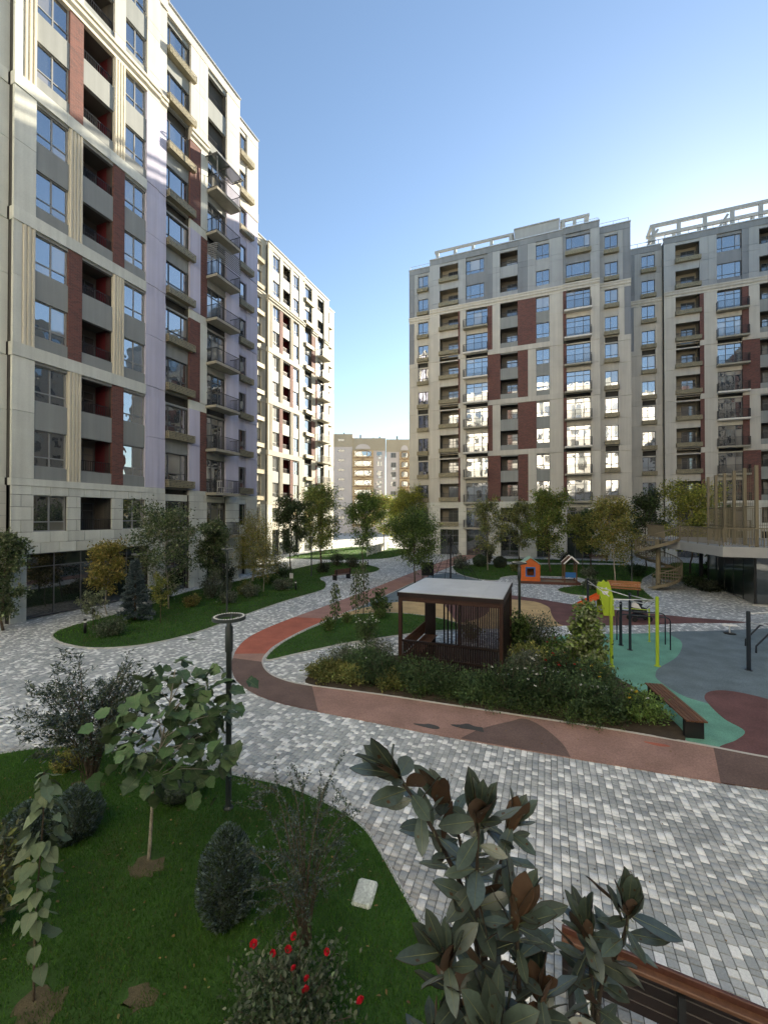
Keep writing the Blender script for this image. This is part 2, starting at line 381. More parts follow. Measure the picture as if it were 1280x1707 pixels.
def sheet(name, poly, z, mat, z0=-.05, **kw): return ob(name, B().prism(poly, z0, z).mesh(name, mat), kind='structure', **kw)
LAWNS = dict(strip=strip, lawn2=lawn2, lawn_r=lawn_r, lawn_s=lawn_s, lawn_b=lawn_b, lawn_pav=lawn_pav, lawn_far=lawn_far, lawn0=lawn0)
for k, p in LAWNS.items(): sheet('lawn', p, .03, m_lawn)
sheet('planting_bed', bed, .035, m_soil)

def rubber(name, col): return M(name, col, .9, .22, 1.3, .22, 34, bump=.35, bscale=160)
m_tan = rubber('tan_rubber', (.50,.36,.18)); m_plum = rubber('plum_rubber', (.14,.07,.066)); m_blue = rubber('blue_grey_rubber', (.14,.185,.205))
m_green = rubber('green_rubber', (.145,.34,.255)); m_trk = rubber('track_rubber', (.31,.19,.15)); m_trkd = rubber('dark_track_rubber', (.14,.095,.08))
m_trkr = rubber('red_track_rubber', (.40,.125,.08)); m_trkp = rubber('pinkish_track_rubber', (.34,.195,.16)); m_hole = rubber('worn_patch', (.06,.06,.058))
sheet('rubber_surface', tan_s, .006, m_tan); sheet('rubber_surface', plum_in, .012, m_plum); sheet('rubber_surface', plum_band, .011, m_plum)
sheet('rubber_surface', blue_l, .003, m_blue); sheet('rubber_surface', green, .005, m_green); sheet('rubber_surface', blue_r, .009, m_blue); sheet('rubber_surface', plum_r, .014, m_plum)
ti = list(reversed(track_in))
sheet('running_track', track_out+ti, .016, m_trk)
def near(poly, p): return min(range(len(poly)), key=lambda i: hypot(poly[i][0]-p[0], poly[i][1]-p[1]))
def seg(p, q, ra=None):
    a0, a1 = near(track_out, p[0]), near(track_out, q[0]); b0, b1 = near(track_in, p[1]), near(track_in, q[1])
    return track_out[a0:a1+1] + list(reversed(track_in[b0:b1+1]))
sheet('track_segment', seg(((-10.6,12.1),(-9.4,12.15)), ((-5.6,9.63),(-6.6,10.98))), .020, m_trkd)
sheet('track_segment', smooth_curve([(-1.9,9.66),(-1.5,10.3),(-.9,10.9),(-.55,11.2),(-.1,10.9),(.3,10.3),(.45,9.78)], 4, False), .020, m_trkd)
sheet('track_segment', seg(((3.05,9.93),(3.5,11.37)), ((14,10.5),(14,11.7))), .020, m_trkd)
sheet('track_segment', seg(((-12.05,18.2),(-10.2,18.2)), ((-11.0,12.5),(-9.9,13.0))), .019, m_trkr)
sheet('track_segment', seg(((-10.9,56),(-8.6,56)), ((-12.05,18.3),(-10.2,18.3))), .019, m_trkp)
def blot(cx, cy, rx, ry, n, sd):
    r = random.Random(sd); return smooth_curve([(cx+rx*cos(2*pi*i/n)*r.uniform(.5,1.25), cy+ry*sin(2*pi*i/n)*r.uniform(.5,1.25)) for i in range(n)], 3)
sheet('worn_patch', blot(-1.75, 10.25, .42, .16, 9, 3), .024, m_hole); sheet('worn_patch', blot(-2.75, 9.92, .30, .10, 8, 5), .024, m_hole)
sheet('red_paint_patch', blot(2.35, 11.05, .30, .06, 8, 8), .024, m_trkr)

def edging(name, pts, w_, z, mat, closed=False):
    """a kerb that follows a curve"""
    b = B(); n = len(pts); L_, R_ = [], []
    for i in range(n):
        p0 = pts[i-1] if (i or closed) else pts[i]; p1 = pts[(i+1)%n] if (i < n-1 or closed) else pts[i]
        dx, dy = p1[0]-p0[0], p1[1]-p0[1]; l = hypot(dx, dy) or 1; nx, ny = -dy/l*w_/2, dx/l*w_/2
        L_.append((pts[i][0]+nx, pts[i][1]+ny)); R_.append((pts[i][0]-nx, pts[i][1]-ny))
    V = [(x,y,-.05) for x,y in L_]+[(x,y,z) for x,y in L_]+[(x,y,z) for x,y in R_]+[(x,y,-.05) for x,y in R_]; F = []
    for i in range(n if closed else n-1):
        j = (i+1)%n
        for q in range(3): F.append((q*n+i, q*n+j, (q+1)*n+j, (q+1)*n+i))
    b.add(V, F); return ob(name, b.mesh(name, mat), kind='structure')
edging('kerb', lawn0, .05, .031, m_kerb, True); edging('kerb', lawn2, .07, .036, m_kerb, True); edging('kerb', strip, .07, .036, m_kerb, True)
i0 = near(track_in, (-9.7,31)); edging('kerb', track_in[i0:], .06, .030, m_kerb)
edging('kerb', lawn_r, .08, .034, m_kerb, True); edging('kerb', lawn_s, .08, .034, m_kerb, True)

# pavers: each a bevelled block of its own shape; the nearest are separate pieces
cover = [lawn0, lawn2, strip, bed, green, tan_s, plum_r, blue_r, track_out+ti]
wds = .122; xs, ys, ls = [], [], []
for i in range(int((NX1-NX0)/wds)):
    l = rng.choice([.078,.112,.165], 280, p=[.40,.38,.22]); y = NY0 - rng.uniform(0,.2) + np.concatenate([[0], np.cumsum(l)[:-1]])
    k = (y > NY0-.1) & (y+l < NY1+.05); xs.append(np.full(k.sum(), NX0+i*wds)); ys.append(y[k]); ls.append(l[k])
xs, ys, ls = map(np.concatenate, (xs, ys, ls))
cx, cy_ = xs+wds/2, ys+ls/2
keep = np.ones(len(xs), bool)
for p in cover:
    ins = inside(p, cx, cy_)
    for dx, dy in ((-.16,-.16),(.16,-.16),(-.16,.16),(.16,.16)): ins &= inside(p, cx+dx, cy_+dy)
    keep &= ~ins
ca, sa = cos(radians(21.5)), sin(radians(21.5))
D = -cx*sa+cy_*ca; U = (cx*ca+cy_*sa)/np.maximum(D,.1)
keep &= (D > 2.2) & (np.abs(U) < 1.25)
xs, ys, ls, cx, cy_, D, U = [q[keep] for q in (xs, ys, ls, cx, cy_, D, U)]
hid = inside(lawn0, cx, cy_)
vis = (np.abs(U) < .93) & (D > 4.25) & ~hid & ~((cx > -.7) & (cx < .55) & (cy_ < 5.3))
idx = np.where(vis)[0]; idx = idx[np.argsort(D[idx])][:300]
single = np.zeros(len(xs), bool); single[idx] = True
gap, gapy, bev, tilt = .0045, .006, .004, .0005
pv = {}
for l in (.078,.112,.165):
    pv[l] = B().cbox(gap, wds-gap, gapy, l-gapy, -.05, 0, bev).mesh('paver', m_pobj)
for i in idx:
    o = ob('paver', pv[min(pv, key=lambda q: abs(q-ls[i]))], paving, (xs[i], ys[i], rng.uniform(-.002,.002)))
    o.rotation_euler = (rng.uniform(-.006,.006), rng.uniform(-.006,.006), 0)
r_ = ~single; n = r_.sum(); X, Y, Ln = xs[r_], ys[r_], ls[r_]
xa, xb, ya, yb = X+gap, X+wds-gap, Y+gapy, Y+Ln-gapy; zt = rng.uniform(-.002,.002,n); zb = zt-.006; zl = np.full(n,-.05)
def cn(x, y, z): return np.stack([x, y, z], 1)
V = np.stack([cn(xa,ya,zl),cn(xb,ya,zl),cn(xb,yb,zl),cn(xa,yb,zl),cn(xa,ya,zb),cn(xb,ya,zb),cn(xb,yb,zb),cn(xa,yb,zb),
              cn(xa+bev,ya+bev,zt),cn(xb-bev,ya+bev,zt+rng.uniform(-tilt,tilt,n)),cn(xb-bev,yb-bev,zt),cn(xa+bev,yb-bev,zt+rng.uniform(-tilt,tilt,n))], 1).reshape(-1,3)
ft = [[8,9,10,11]] + [[q,(q+1)%4,4+(q+1)%4,4+q] for q in range(4)] + [[4+q,4+(q+1)%4,8+(q+1)%4,8+q] for q in range(4)]
F = (np.array(ft)[None] + (np.arange(n)*12)[:,None,None]).reshape(-1,4)
pal = np.array([c for _, c in PAVE]); thr = np.array([p for p, _ in PAVE]+[1.0])
ci = np.searchsorted(thr, rng.uniform(0,1,n), side='right')-1
colr = pal[np.clip(ci,0,5)]*rng.uniform(.93,1.07,(n,1))
# pavers along the lawn are stained by soil washed off it
PX, PY = X+wds/2, Y+Ln/2; E0 = np.array(lawn0); ed = np.min(np.hypot(PX[:,None]-E0[None,:,0], PY[:,None]-E0[None,:,1]), 1)
wst = np.clip(1-ed/.55, 0, 1)*rng.uniform(.1,1,n); colr = colr*(1-.55*wst[:,None])+np.array((.30,.235,.16))*.55*wst[:,None]
ob('pavers', np_mesh('pavers', V, F, m_pattr, np.repeat(colr,12,0)), paving, kind='stuff')

# ================================================================ APARTMENT BUILDINGS
ZS = lambda k: 4.4+3.3*k
ZT = lambda k: 6.25+3.3*k
ZB = [3.4, 7.05, 13.65, 20.25, 26.85, 33.45, 39.6]
BH = [.35, .65, .65, .65, .80, 0]
LEV = [[0], [1,2], [3,4], [5,6], [7,8], [9,10]]
TOP = 40.4
m_tile = brick_mat('stone_tile_wall', (.60,.60,.54), (.52,.53,.48), (.33,.34,.31), .85, .58, 0)
_c = {}
def cached(key, fn):
    if key not in _c: _c[key] = fn()
    return _c[key]

def frame_mesh(w_, h, vs, hs, mat):
    def f():
        b = B(); t = .055
        b.box(0,w_,0,.07,0,t); b.box(0,w_,0,.07,h-t,h); b.box(0,t,0,.07,t,h-t); b.box(w_-t,w_,0,.07,t,h-t)
        for x in vs: b.box(x*w_-.03, x*w_+.03, .004, .066, t, h-t)
        for z, x0, x1 in hs: b.box(max(x0*w_,t), min(x1*w_,w_-t), .008, .062, z*h-.03, z*h+.03)
        return b.mesh('window', mat)
    return cached(('fr', round(w_,2), round(h,2), tuple(vs), tuple(hs), mat.name), f)

STY = {'two': ([.5], [(.27,0,1)]), 'three': ([.24,.76], [(.25,0,1)]), 'sash': ([.5], []), 'door': ([.36,.72], [(.80,0,1)]), 'side': ([.45], [(.25,0,1)])}
rw = random.Random(5)
def window(parent, x, y, z, w_, h, sty, frame=None, glass=None, cur=.12, fine=True):
    vs, hs = STY[sty]
    o = ob('window', frame_mesh(w_, h, vs, hs, frame or m_alu), parent, (x,y,z))
    xs_ = [0]+list(vs)+[1]
    for i in range(len(xs_)-1):
        zz = [0]+[q[0] for q in hs]+[1]
        for j in range(len(zz)-1):
            pw, ph = (xs_[i+1]-xs_[i])*w_-.03, (zz[j+1]-zz[j])*h-.03
            g = glass or (m_curtain if rw.random() < cur else m_glass)
            p = ob('pane', boxmesh(pw, .012, ph, g, 'pane'), o, (xs_[i]*w_+.015, .045, zz[j]*h+.015))
            p.rotation_euler = (rw.uniform(-.006,.006), 0, rw.uniform(-.008,.008))
    return o

def rail_mesh(w_, dep, h=1.02, step=.115, t=.021, mat=None):
    """front rail with two returns; dep=0 gives a flat rail"""
    def f():
        b = B(); segs = [((0,0),(w_,0))] + ([((0,0),(0,dep)),((w_,0),(w_,dep))] if dep else [])
        for (x0,y0),(x1,y1) in segs:
            L_ = hypot(x1-x0,y1-y0); n = max(2, int(L_/step))
            ax = (1,0) if x1 != x0 else (0,1)
            for z0, z1 in ((.06,.085),(h-.035,h)):
                if ax == (1,0): b.box(x0,x1,y0-.018,y0+.018,z0,z1)
                else: b.box(x0-.018,x0+.018,y0+.02,y1,z0,z1)
            for i in range(n+1):
                x, y = x0+(x1-x0)*i/n, y0+(y1-y0)*i/n; s_ = t/2*(1.8 if i in (0,n) else 1)
                if ax == (0,1) and i == 0: continue
                b.box(x-s_,x+s_,y-s_,y+s_,0 if i in (0,n) else .085,h-.035)
        return b.mesh('railing', mat or m_rail)
    return cached(('rail', round(w_,2), round(dep,2), h, step, t, (mat or m_rail).name), f)

def basket_mesh(w_, dep=.45, h=.5, cell=.115):
    def f():
        b = B(); r = random.Random(int(w_*100))
        def plate(P0, ux, uz, n, m):
            for i in range(n):
                for j in range(m):
                    c = [(i,j),(i+1,j),(i+1,j+1),(i,j+1)]; a = r.uniform(0,1.5); q = r.uniform(.25,.46); sx = r.uniform(.7,1.3)
                    c2 = [(i+.5+q*sx*cos(a+.78+1.5708*k_-pi), j+.5+q/sx*sin(a+.78+1.5708*k_-pi)) for k_ in range(4)]
                    vs = [tuple(P0[d]+ux[d]*p+uz[d]*q_ for d in range(3)) for p, q_ in c+c2]
                    b.add(vs, [(k_,(k_+1)%4,4+(k_+1)%4,4+k_) for k_ in range(4)])
        n = max(3, round((w_-.06)/cell)); m = max(3, round((h-.06)/cell)); k = max(2, round((dep-.06)/cell))
        plate((.03,.012,.03), ((w_-.06)/n,0,0), (0,0,(h-.06)/m), n, m)
        for x in (.012, w_-.012): plate((x,.03,.03), (0,(dep-.03)/k,0), (0,0,(h-.06)/m), k, m)
        for z in (0, h-.03):
            b.box(0,w_,0,.03,z,z+.03); b.box(0,.03,.03,dep,z,z+.03); b.box(w_-.03,w_,.03,dep,z,z+.03)
        for x in (0, w_-.03): b.box(x,x+.03,0,.03,.03,h-.03)
        b.box(.03,w_-.03,.03,dep,.012,.03); b.box(.05,w_-.05,.07,dep-.01,.04,h-.05,1)
        return b.mesh('basket', [m_basket, m_rail])
    return cached(('bask', round(w_,2), dep, h), f)

def flute_mesh(w_, h, mat):
    def f():
        b = B(); n = max(3, round(w_/.17)); s_ = w_/n; p = []
        for i in range(n):
            x = i*s_; p += [(x,.06),(x+.22*s_,.06),(x+.36*s_,0),(x+.86*s_,0),(x+s_-.0001,.06)]
        p += [(w_,.06),(w_,.22),(0,.22)]
        return b.prism(p, 0, h, bottom=True).mesh('fluted_panel', mat)
    return cached(('fl', round(w_,2), round(h,2), mat.name), f)

class Facade:
    """local frame: x to the viewer's right, -y outwards, z up"""
    def __init__(s, root, mats): s.r = root; s.m = mats
    def put(s, name, me, x, y, z): return ob(name, me, s.r, (x,y,z))
    def box(s, name, x0, x1, y0, d, z0, z1, mat):
        if z1-z0 < .02 or x1-x0 < .02: return
        return s.put(name, boxmesh(x1-x0, d, z1-z0, mat, name), x0, y0, z0)
    def pier(s, x0, x1, d, mats, base=None, zb=0):
        """mats: one entry for each zone 1..5: a material, 'flute', or a list of (fraction, material)"""
        s.box('wall', x0, x1, d+.16, .5, zb, TOP-.5, m_backing)
        if base is not None: s.box('wall', x0, x1, d, .16, 0, ZB[1]-BH[0], base)
        for i in range(1, 6):
            z0, z1 = ZB[i], ZB[i+1]-BH[i]
            mm = mats[i-1] if isinstance(mats, (list, tuple)) else mats
            parts = mm if isinstance(mm, list) else [(1, mm)]
            xa = x0
            for fr, m_ in parts:
                xb = xa+fr*(x1-x0)
                if m_ is m_brick: s.box('brick_pier', xa, xb, d+.02, .14, z0, z1, m_brick)
                elif m_ == 'flute':
                    zm = z0+3.3
                    for a_, b_ in ((z0,zm-.008),(zm,z1)): s.put('fluted_panel', flute_mesh(xb-xa-.01, b_-a_, s.m['flute']), xa+.005, d-.03, a_)
                else:
                    nx = max(1, round((xb-xa)/1.1)) if i == 5 else 1
                    for q in range(nx):
                        for a_, b_ in ((z0,z0+.75),(z0+.75,z0+3.3),(z0+3.3,z0+4.05),(z0+4.05,z1)) if i == 5 else ((z0,z0+3.3),(z0+3.3,z1)):
                            xq0, xq1 = xa+(xb-xa)*q/nx, xa+(xb-xa)*(q+1)/nx
                            s.box('panel', xq0+.008, xq1-.008, d, .16, a_+.010, b_-.010, m_)
                xa = xb
    def spandrels(s, x0, x1, d, sp, lo=None, zones=range(6), hz=0):
        """panels between openings; lo lowers the sill of the opening (doors onto balconies)"""
        for i in zones:
            z0, z1 = ZB[i], ZB[i+1]-BH[i]; prev = z0
            mm = sp[0] if i == 0 else (sp[2] if i == 5 else sp[1])
            for k in LEV[i]:
                a_ = ZS(k)-(lo or 0)
                s.box('spandrel', x0, x1, d, .22, prev, a_, mm); prev = ZT(k)
            s.box('lintel', x0, x1, d, .22, prev, z1, mm)
    def window_col(s, x0, x1, d, sp, sty='two', basket=None, zones=range(6), wx0=None, wx1=None, frame=None, inset=.0):
        s.spandrels(x0, x1, d+.06, sp, zones=zones)
        a_, b_ = wx0 if wx0 is not None else x0, wx1 if wx1 is not None else x1
        for i in zones:
            for k in LEV[i]:
                window(s.r, a_, d+.16, ZS(k), b_-a_, ZT(k)-ZS(k), sty, frame)
                if a_ > x0: s.box('panel', x0, a_, d+.08, .2, ZS(k), ZT(k), sp[1] if i < 5 else sp[2])
                if b_ < x1: s.box('panel', b_, x1, d+.08, .2, ZS(k), ZT(k), sp[1] if i < 5 else sp[2])
                if basket and not (i == 0 and basket[2]): s.put('basket', basket_mesh(basket[1]-basket[0]), basket[0], d-.40, ZS(k)-.52)
        s.box('wall', x0, x1, d+.42, .3, ZB[0], TOP-.5, m_backing)
    def loggia_col(s, x0, x1, d, sp, basket=None, zones=range(6), red=None, skip=()):
        s.spandrels(x0, x1, d+.06, sp, zones=zones); w_ = x1-x0
        def room(wall):
            def f():
                b = B(); h0, h1, dp = -.75, 1.85+.12, 1.5
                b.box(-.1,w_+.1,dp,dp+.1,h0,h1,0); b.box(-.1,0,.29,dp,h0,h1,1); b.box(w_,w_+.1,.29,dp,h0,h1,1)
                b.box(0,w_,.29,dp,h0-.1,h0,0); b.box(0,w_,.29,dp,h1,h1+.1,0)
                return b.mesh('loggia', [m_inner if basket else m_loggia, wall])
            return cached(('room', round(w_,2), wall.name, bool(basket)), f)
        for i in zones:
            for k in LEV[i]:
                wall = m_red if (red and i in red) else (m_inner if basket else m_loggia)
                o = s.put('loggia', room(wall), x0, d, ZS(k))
                dw = min(1.5, w_*.62); dx = w_-dw-.12
                dr = ob('glazed_door', frame_mesh(dw, 2.3, [.42], [(.8,0,1)], m_alu), o, (dx,1.42,-.72))
                ob('pane', boxmesh(dw-.06, .012, 2.24, m_glass2 if rw.random() > .25 else m_curtain, 'pane'), o, (dx+.03,1.465,-.69))
                ob('railing', rail_mesh(w_-.02, 0, .62, .12), o, (.01,.2,0))
                if basket: s.put('basket', basket_mesh(basket[1]-basket[0]), basket[0], d-.40, ZS(k)-.52)
    def balcony_col(s, x0, x1, d, sp, slab=(None,None), dep=1.0, zones=range(1,5), slabm=None, sty='door'):
        s.spandrels(x0, x1, d+.06, sp, lo=.72, zones=zones); a_, b_ = slab
        s.box('wall', x0, x1, d+.42, .3, ZB[0], TOP-.5, m_backing)
        for i in zones:
            for k in LEV[i]:
                window(s.r, x0, d+.2, ZS(k)-.72, x1-x0, ZT(k)-ZS(k)+.72, sty, cur=.2)
                mt = slabm(k) if slabm else m_slab
                sl_ = s.put('balcony', boxmesh(b_-a_, dep, .2, mt, 'balcony'), a_, d-dep, ZS(k)-.92)
                ob('railing', rail_mesh(b_-a_-.08, dep-.06), sl_, (.04,.05,.2))
    def bands(s, x0, x1, d, mat, proud=.05, step=2.4, zones=(1,2,3), cor=True, base=True, cm=None):
        for i in zones:
            n = max(1, round((x1-x0)/step))
            for q in range(n):
                xa, xb = x0+(x1-x0)*q/n, x0+(x1-x0)*(q+1)/n
                s.box('band_panel', xa+.004, xb-.004, d-proud, .3+proud, ZB[i+1]-BH[i]+.004, ZB[i+1]-.004, mat)
        if cor:
            z = ZB[5]-BH[4]; L_ = x1-x0
            b = B().prism([(.22,0),(-.03,0),(-.03,.22),(-.16,.34),(-.16,.58),(-.24,.62),(-.24,.80),(.22,.80)], 0, L_)
            me = bpy.data.meshes.new('cornice')
            me.from_pydata([(v[2], v[0], v[1]) for v in b.v], [], b.f+[tuple(range(7,-1,-1))]); me.materials.append(cm or mat); me.update()
            s.put('cornice', me, x0, d, z)
        if base: s.box('band_panel', x0, x1, d-.03, .3, ZB[1]-BH[0], ZB[1], s.m['base'])
    def parapet(s, x0, x1, d, mat, depth=1.2):
        n = max(1, round((x1-x0)/1.6))
        for q in range(n): s.box('panel', x0+(x1-x0)*q/n+.005, x0+(x1-x0)*(q+1)/n-.005, d-.02, .3, ZB[6]+.006, TOP-.06, mat)
        s.box('coping', x0-.04, x1+.04, d-.12, .5, TOP-.06, TOP+.04, m_coping)
        s.box('roof', x0, x1, d+.3, depth, TOP-.5, TOP-.3, m_conc)

def new_building(name, label, origin, rot): return thing(name, origin, label, 'building', None, rot)

def west_block(label, origin, left_side, near_):
    """the two long blocks on the west side share one design"""
    r = new_building('apartment_building', label, origin, radians(90))
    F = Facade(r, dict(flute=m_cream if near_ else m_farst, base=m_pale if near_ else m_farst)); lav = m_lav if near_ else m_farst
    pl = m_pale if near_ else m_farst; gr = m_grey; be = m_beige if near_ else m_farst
    sp = (pl, gr, m_greyb if not near_ else m_grey)
    base = None if near_ else m_tile
    F.box('core', -6 if near_ else -5, 19.6, 1.65, 14, 0, TOP-.3, m_beige)
    # left of the first pier
    if near_: F.pier(-6, -.02, .35, [pl,pl,pl,pl,be], m_tile); F.bands(-6, -.1, .35, pl); F.parapet(-6, 0, .35, be)
    else:
        F.pier(-5, -2.35, .35, [pl]*4+[be], m_tile); F.window_col(-2.35, -.9, .35, (pl,pl,be), 'side', (-2.4,-.75,True)); F.pier(-.9, -.02, .35, [pl]*4+[be], m_tile)
        F.bands(-5, -.05, .35, pl); F.parapet(-5, 0, .35, be)
    F.pier(0, .95, 0, [pl, [(.38,pl),(.62,'flute')], pl, [(.38,pl),(.62,'flute')], be], base, 3.4 if near_ else 0)
    F.window_col(.95, 2.5, 0, sp, 'two', frame=m_alul)
    F.pier(2.5, 3.2, 0, ['flute', m_brick, 'flute', m_brick, be], base, 3.4 if near_ else 0)
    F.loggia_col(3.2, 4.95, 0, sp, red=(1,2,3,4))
    F.pier(4.95, 5.65, 0, [m_brick, 'flute', m_brick, 'flute', be], base, 3.4 if near_ else 0)
    F.window_col(5.65, 7.1, 0, sp, 'two', frame=m_alul)
    F.pier(7.1, 8.05, 0, [lav]*4+[be], base); F.pier(8.05, 8.65, .07, [lav]*4+[be], base)
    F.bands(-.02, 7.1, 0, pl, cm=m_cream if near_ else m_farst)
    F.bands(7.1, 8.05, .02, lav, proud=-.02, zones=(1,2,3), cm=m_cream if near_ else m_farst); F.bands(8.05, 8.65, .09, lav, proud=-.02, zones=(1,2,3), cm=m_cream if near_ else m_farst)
    F.window_col(8.65, 10.7, .22, (pl,gr,gr), 'three', (8.7,11.0,False))
    F.pier(10.7, 12.35, .1, [[(.6,lav),(.4,m_brick)], [(.6,m_brick),(.4,pl)], [(.6,lav),(.4,m_brick)], [(.6,m_brick),(.4,pl)], be], base)
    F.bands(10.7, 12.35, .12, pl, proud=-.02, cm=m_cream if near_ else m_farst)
    F.balcony_col(12.35, 14.35, .15, (pl,gr,gr), (12.25,14.85), 1.05, zones=range(0,5))
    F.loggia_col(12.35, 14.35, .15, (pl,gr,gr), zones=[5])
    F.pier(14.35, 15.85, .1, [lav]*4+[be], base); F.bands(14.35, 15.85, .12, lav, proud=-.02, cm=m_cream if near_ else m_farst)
    F.parapet(0, 8.65, 0, be); F.parapet(8.65, 15.85, .1, be)
    F.box('wall', 15.55, 15.85, .26, 1.4, 0, TOP-.5, lav)
    F.pier(15.85, 16.9, 1.2, [lav]*4+[be], base or m_tile); F.window_col(16.9, 18.1, 1.2, (pl,lav,be), 'side', (16.9,18.65,True)); F.pier(18.1, 19.6, 1.2, [lav]*4+[be], base or m_tile)
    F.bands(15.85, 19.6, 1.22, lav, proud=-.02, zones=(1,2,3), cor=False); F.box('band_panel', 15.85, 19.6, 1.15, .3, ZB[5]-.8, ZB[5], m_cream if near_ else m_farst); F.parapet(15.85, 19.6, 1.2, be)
    return r, F

# ---- the near block on the left
near_block, NF = west_block('tall apartment block nearest the camera, with brick strips and lavender piers', (-23.9, 11.9, 0), 'pier', True)
# tiled stone base, tile by tile
rows = [0,.68,1.25,1.9,2.55,3.3,3.85,4.4,5.0,5.65,6.25,6.7]
opens = [(.68,7.4,.06,3.3),(.95,2.5,4.4,6.25),(3.2,4.95,4.4,6.25),(5.65,7.1,4.4,6.25),(8.65,10.7,0,7.1),(12.35,14.35,0,7.1)]
NF.box('wall', 0, .68, .10, .3, 0, 6.7, m_backing); NF.box('wall', 7.4, 8.65, .10, .3, 0, 6.7, m_backing); NF.box('wall', .68, 7.4, .12, .3, 3.32, 4.38, m_backing)
for x0, x1 in ((.68,.95),(2.5,3.2),(4.95,5.65),(7.1,7.4)): NF.box('wall', x0, x1, .12, .3, 4.38, 6.7, m_backing)
NF.box('wall', 10.7, 12.35, .15, .3, 0, 6.7, m_backing); NF.box('wall', 14.35, 15.85, .15, .3, 0, 6.7, m_backing)
rt_ = random.Random(3)
for ri in range(len(rows)-1):
    z0, z1 = rows[ri], rows[ri+1]; x = -.43*(ri % 2)-.02
    cuts = [(a_,b_) for a_, b_, c_, d_ in opens if c_ < (z0+z1)/2 < d_]
    while x < 15.84:
        x1 = min(x+.86, 15.85); segs = [(max(x,0), x1)]
        for a_, b_ in cuts:
            nsg = []
            for p, q in segs:
                if q <= a_ or p >= b_: nsg.append((p,q))
                else:
                    if p < a_: nsg.append((p,a_))
                    if q > b_: nsg.append((b_,q))
            segs = nsg
        for p, q in segs:
            if q-p > .05:
                o = NF.box('stone_tile', p+.010, q-.010, (.0 if p < 8.64 else .05)+rt_.uniform(-.005,.005), .1, z0+.010, z1-.010, m_pale)
        x += .86
# shop front under it
def shopfront(F, x0, x1, y, z0, z1, n, trans, name='shopfront'):
    b = B(); W = x1-x0; t = .05
    b.box(0,W,0,.08,0,.06); b.box(0,W,0,.08,z1-z0-.06,z1-z0)
    for i in range(n+1): x = i*W/n; b.box(min(max(x-t/2,0),W-t), min(max(x-t/2,0),W-t)+t, .003,.077,.06,z1-z0-.06)
    for i in range(n): b.box(i*W/n+t/2 if i else t, (i+1)*W/n-t/2 if i < n-1 else W-t, .006,.074,trans-.025,trans+.025)
    o = ob(name, b.mesh(name, m_alu), F.r, (x0,y,z0))
    for i in range(n):
        for a_, b_ in ((.03,trans),(trans,z1-z0-.03)):
            ob('pane', boxmesh(W/n-.02, .012, b_-a_-.01, m_shop, 'pane'), o, (i*W/n+.01,.04,a_+.005))
    return o
shopfront(NF, .68, 7.4, .22, .06, 3.3, 5, 2.55)
NF.box('wall', .68, 7.4, .7, .3, 0, 3.4, m_backing)
shopfront(NF, 8.65, 10.7, .3, .06, 3.3, 2, 2.4); shopfront(NF, 12.35, 14.35, .3, .06, 3.3, 2, 2.4)
NF.box('canopy', 6.3, 7.5, -.75, .9, 2.75, 2.85, m_dgrey)
# one balcony has a glass roof, another a slatted screen
k = 8; z = ZS(k)-.72
b = B()
for x in (12.3,14.8): b.box(x-.02,x+.02,-.88,-.84,z+1.0,z+2.35)
b.box(12.1,15.0,-1.1,-1.04,z+2.3,z+2.38); b.box(12.1,12.16,-1.04,.1,z+2.38,z+2.46); b.box(14.94,15.0,-1.04,.1,z+2.38,z+2.46); b.box(13.5,13.56,-1.04,.1,z+2.38,z+2.46)
can = ob('balcony_canopy', b.mesh('balcony_canopy', m_alu), near_block)
ob('pane', boxmesh(2.76,1.1,.02,glass_mat('canopy_glass',(.10,.14,.13),.1),'pane'), can, (12.17,-1.02,z+2.47))
k = 6; z = ZS(k)-.72
for q in range(9):
    s_ = ob('screen_slat', boxmesh(2.5,.02,.07,m_dgrey,'screen_slat'), near_block, (12.3,-.93,z+1.08+q*.15)); s_.rotation_euler = (.5,0,0)
for q in range(9):
    s_ = ob('screen_slat', boxmesh(.02,.95,.07,m_dgrey,'screen_slat'), near_block, (12.27,-.9,z+1.08+q*.15)); s_.rotation_euler = (0,-.5,0)
# ---- the sunlit block further along
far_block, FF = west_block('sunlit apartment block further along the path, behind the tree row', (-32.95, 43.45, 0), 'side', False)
for a_, b_ in ((.95,2.5),(3.2,4.95),(5.65,7.1),(8.65,10.7),(12.35,14.35)): shopfront(FF, a_, b_, .3, .06, 3.4, max(2,int((b_-a_)/1.3)), 2.5)
FF.box('wall', .95, 7.1, .9, .3, 0, 3.5, m_backing)

# ---- the block facing the camera
def alt(a_, b_): return [[(a_,m_brick),(1-a_,m_beige)] if q else m_brick for q in b_]
def slabs(seed):
    r = random.Random(seed); tab = [r.choice([m_slab, m_slabw, m_slab]) for _ in range(12)]
    return lambda k: tab[k]
A = new_building('apartment_building', 'wide apartment block across the courtyard with red brick panels and grey top storeys', (0, 55, 0), 0)
FA = Facade(A, dict(flute=m_beige, base=m_pale))
gz = [m_beige]*4+[m_greyb]; sg = (m_tile, m_grey, m_greyb)
FA.box('core', -18.2, 9.3, 1.75, 14, 0, TOP-.3, m_beige)
FA.pier(-18.3, -16.95, 1.3, [m_beige]*3+[[(.55,m_dgrey),(.45,m_beige)], [(.6,m_dgrey),(.4,m_greyb)]], m_tile); FA.window_col(-16.95, -15.5, 1.3, (m_tile,m_beige,m_greyb), 'side', (-17.05,-15.45,False)); FA.pier(-15.5, -14.9, 1.3, gz, m_tile)
FA.pier(-14.9, -13.5, 0, gz, m_tile)
FA.loggia_col(-13.5, -11.0, 0, (m_tile,m_beige,m_greyb), (-13.6,-10.95))
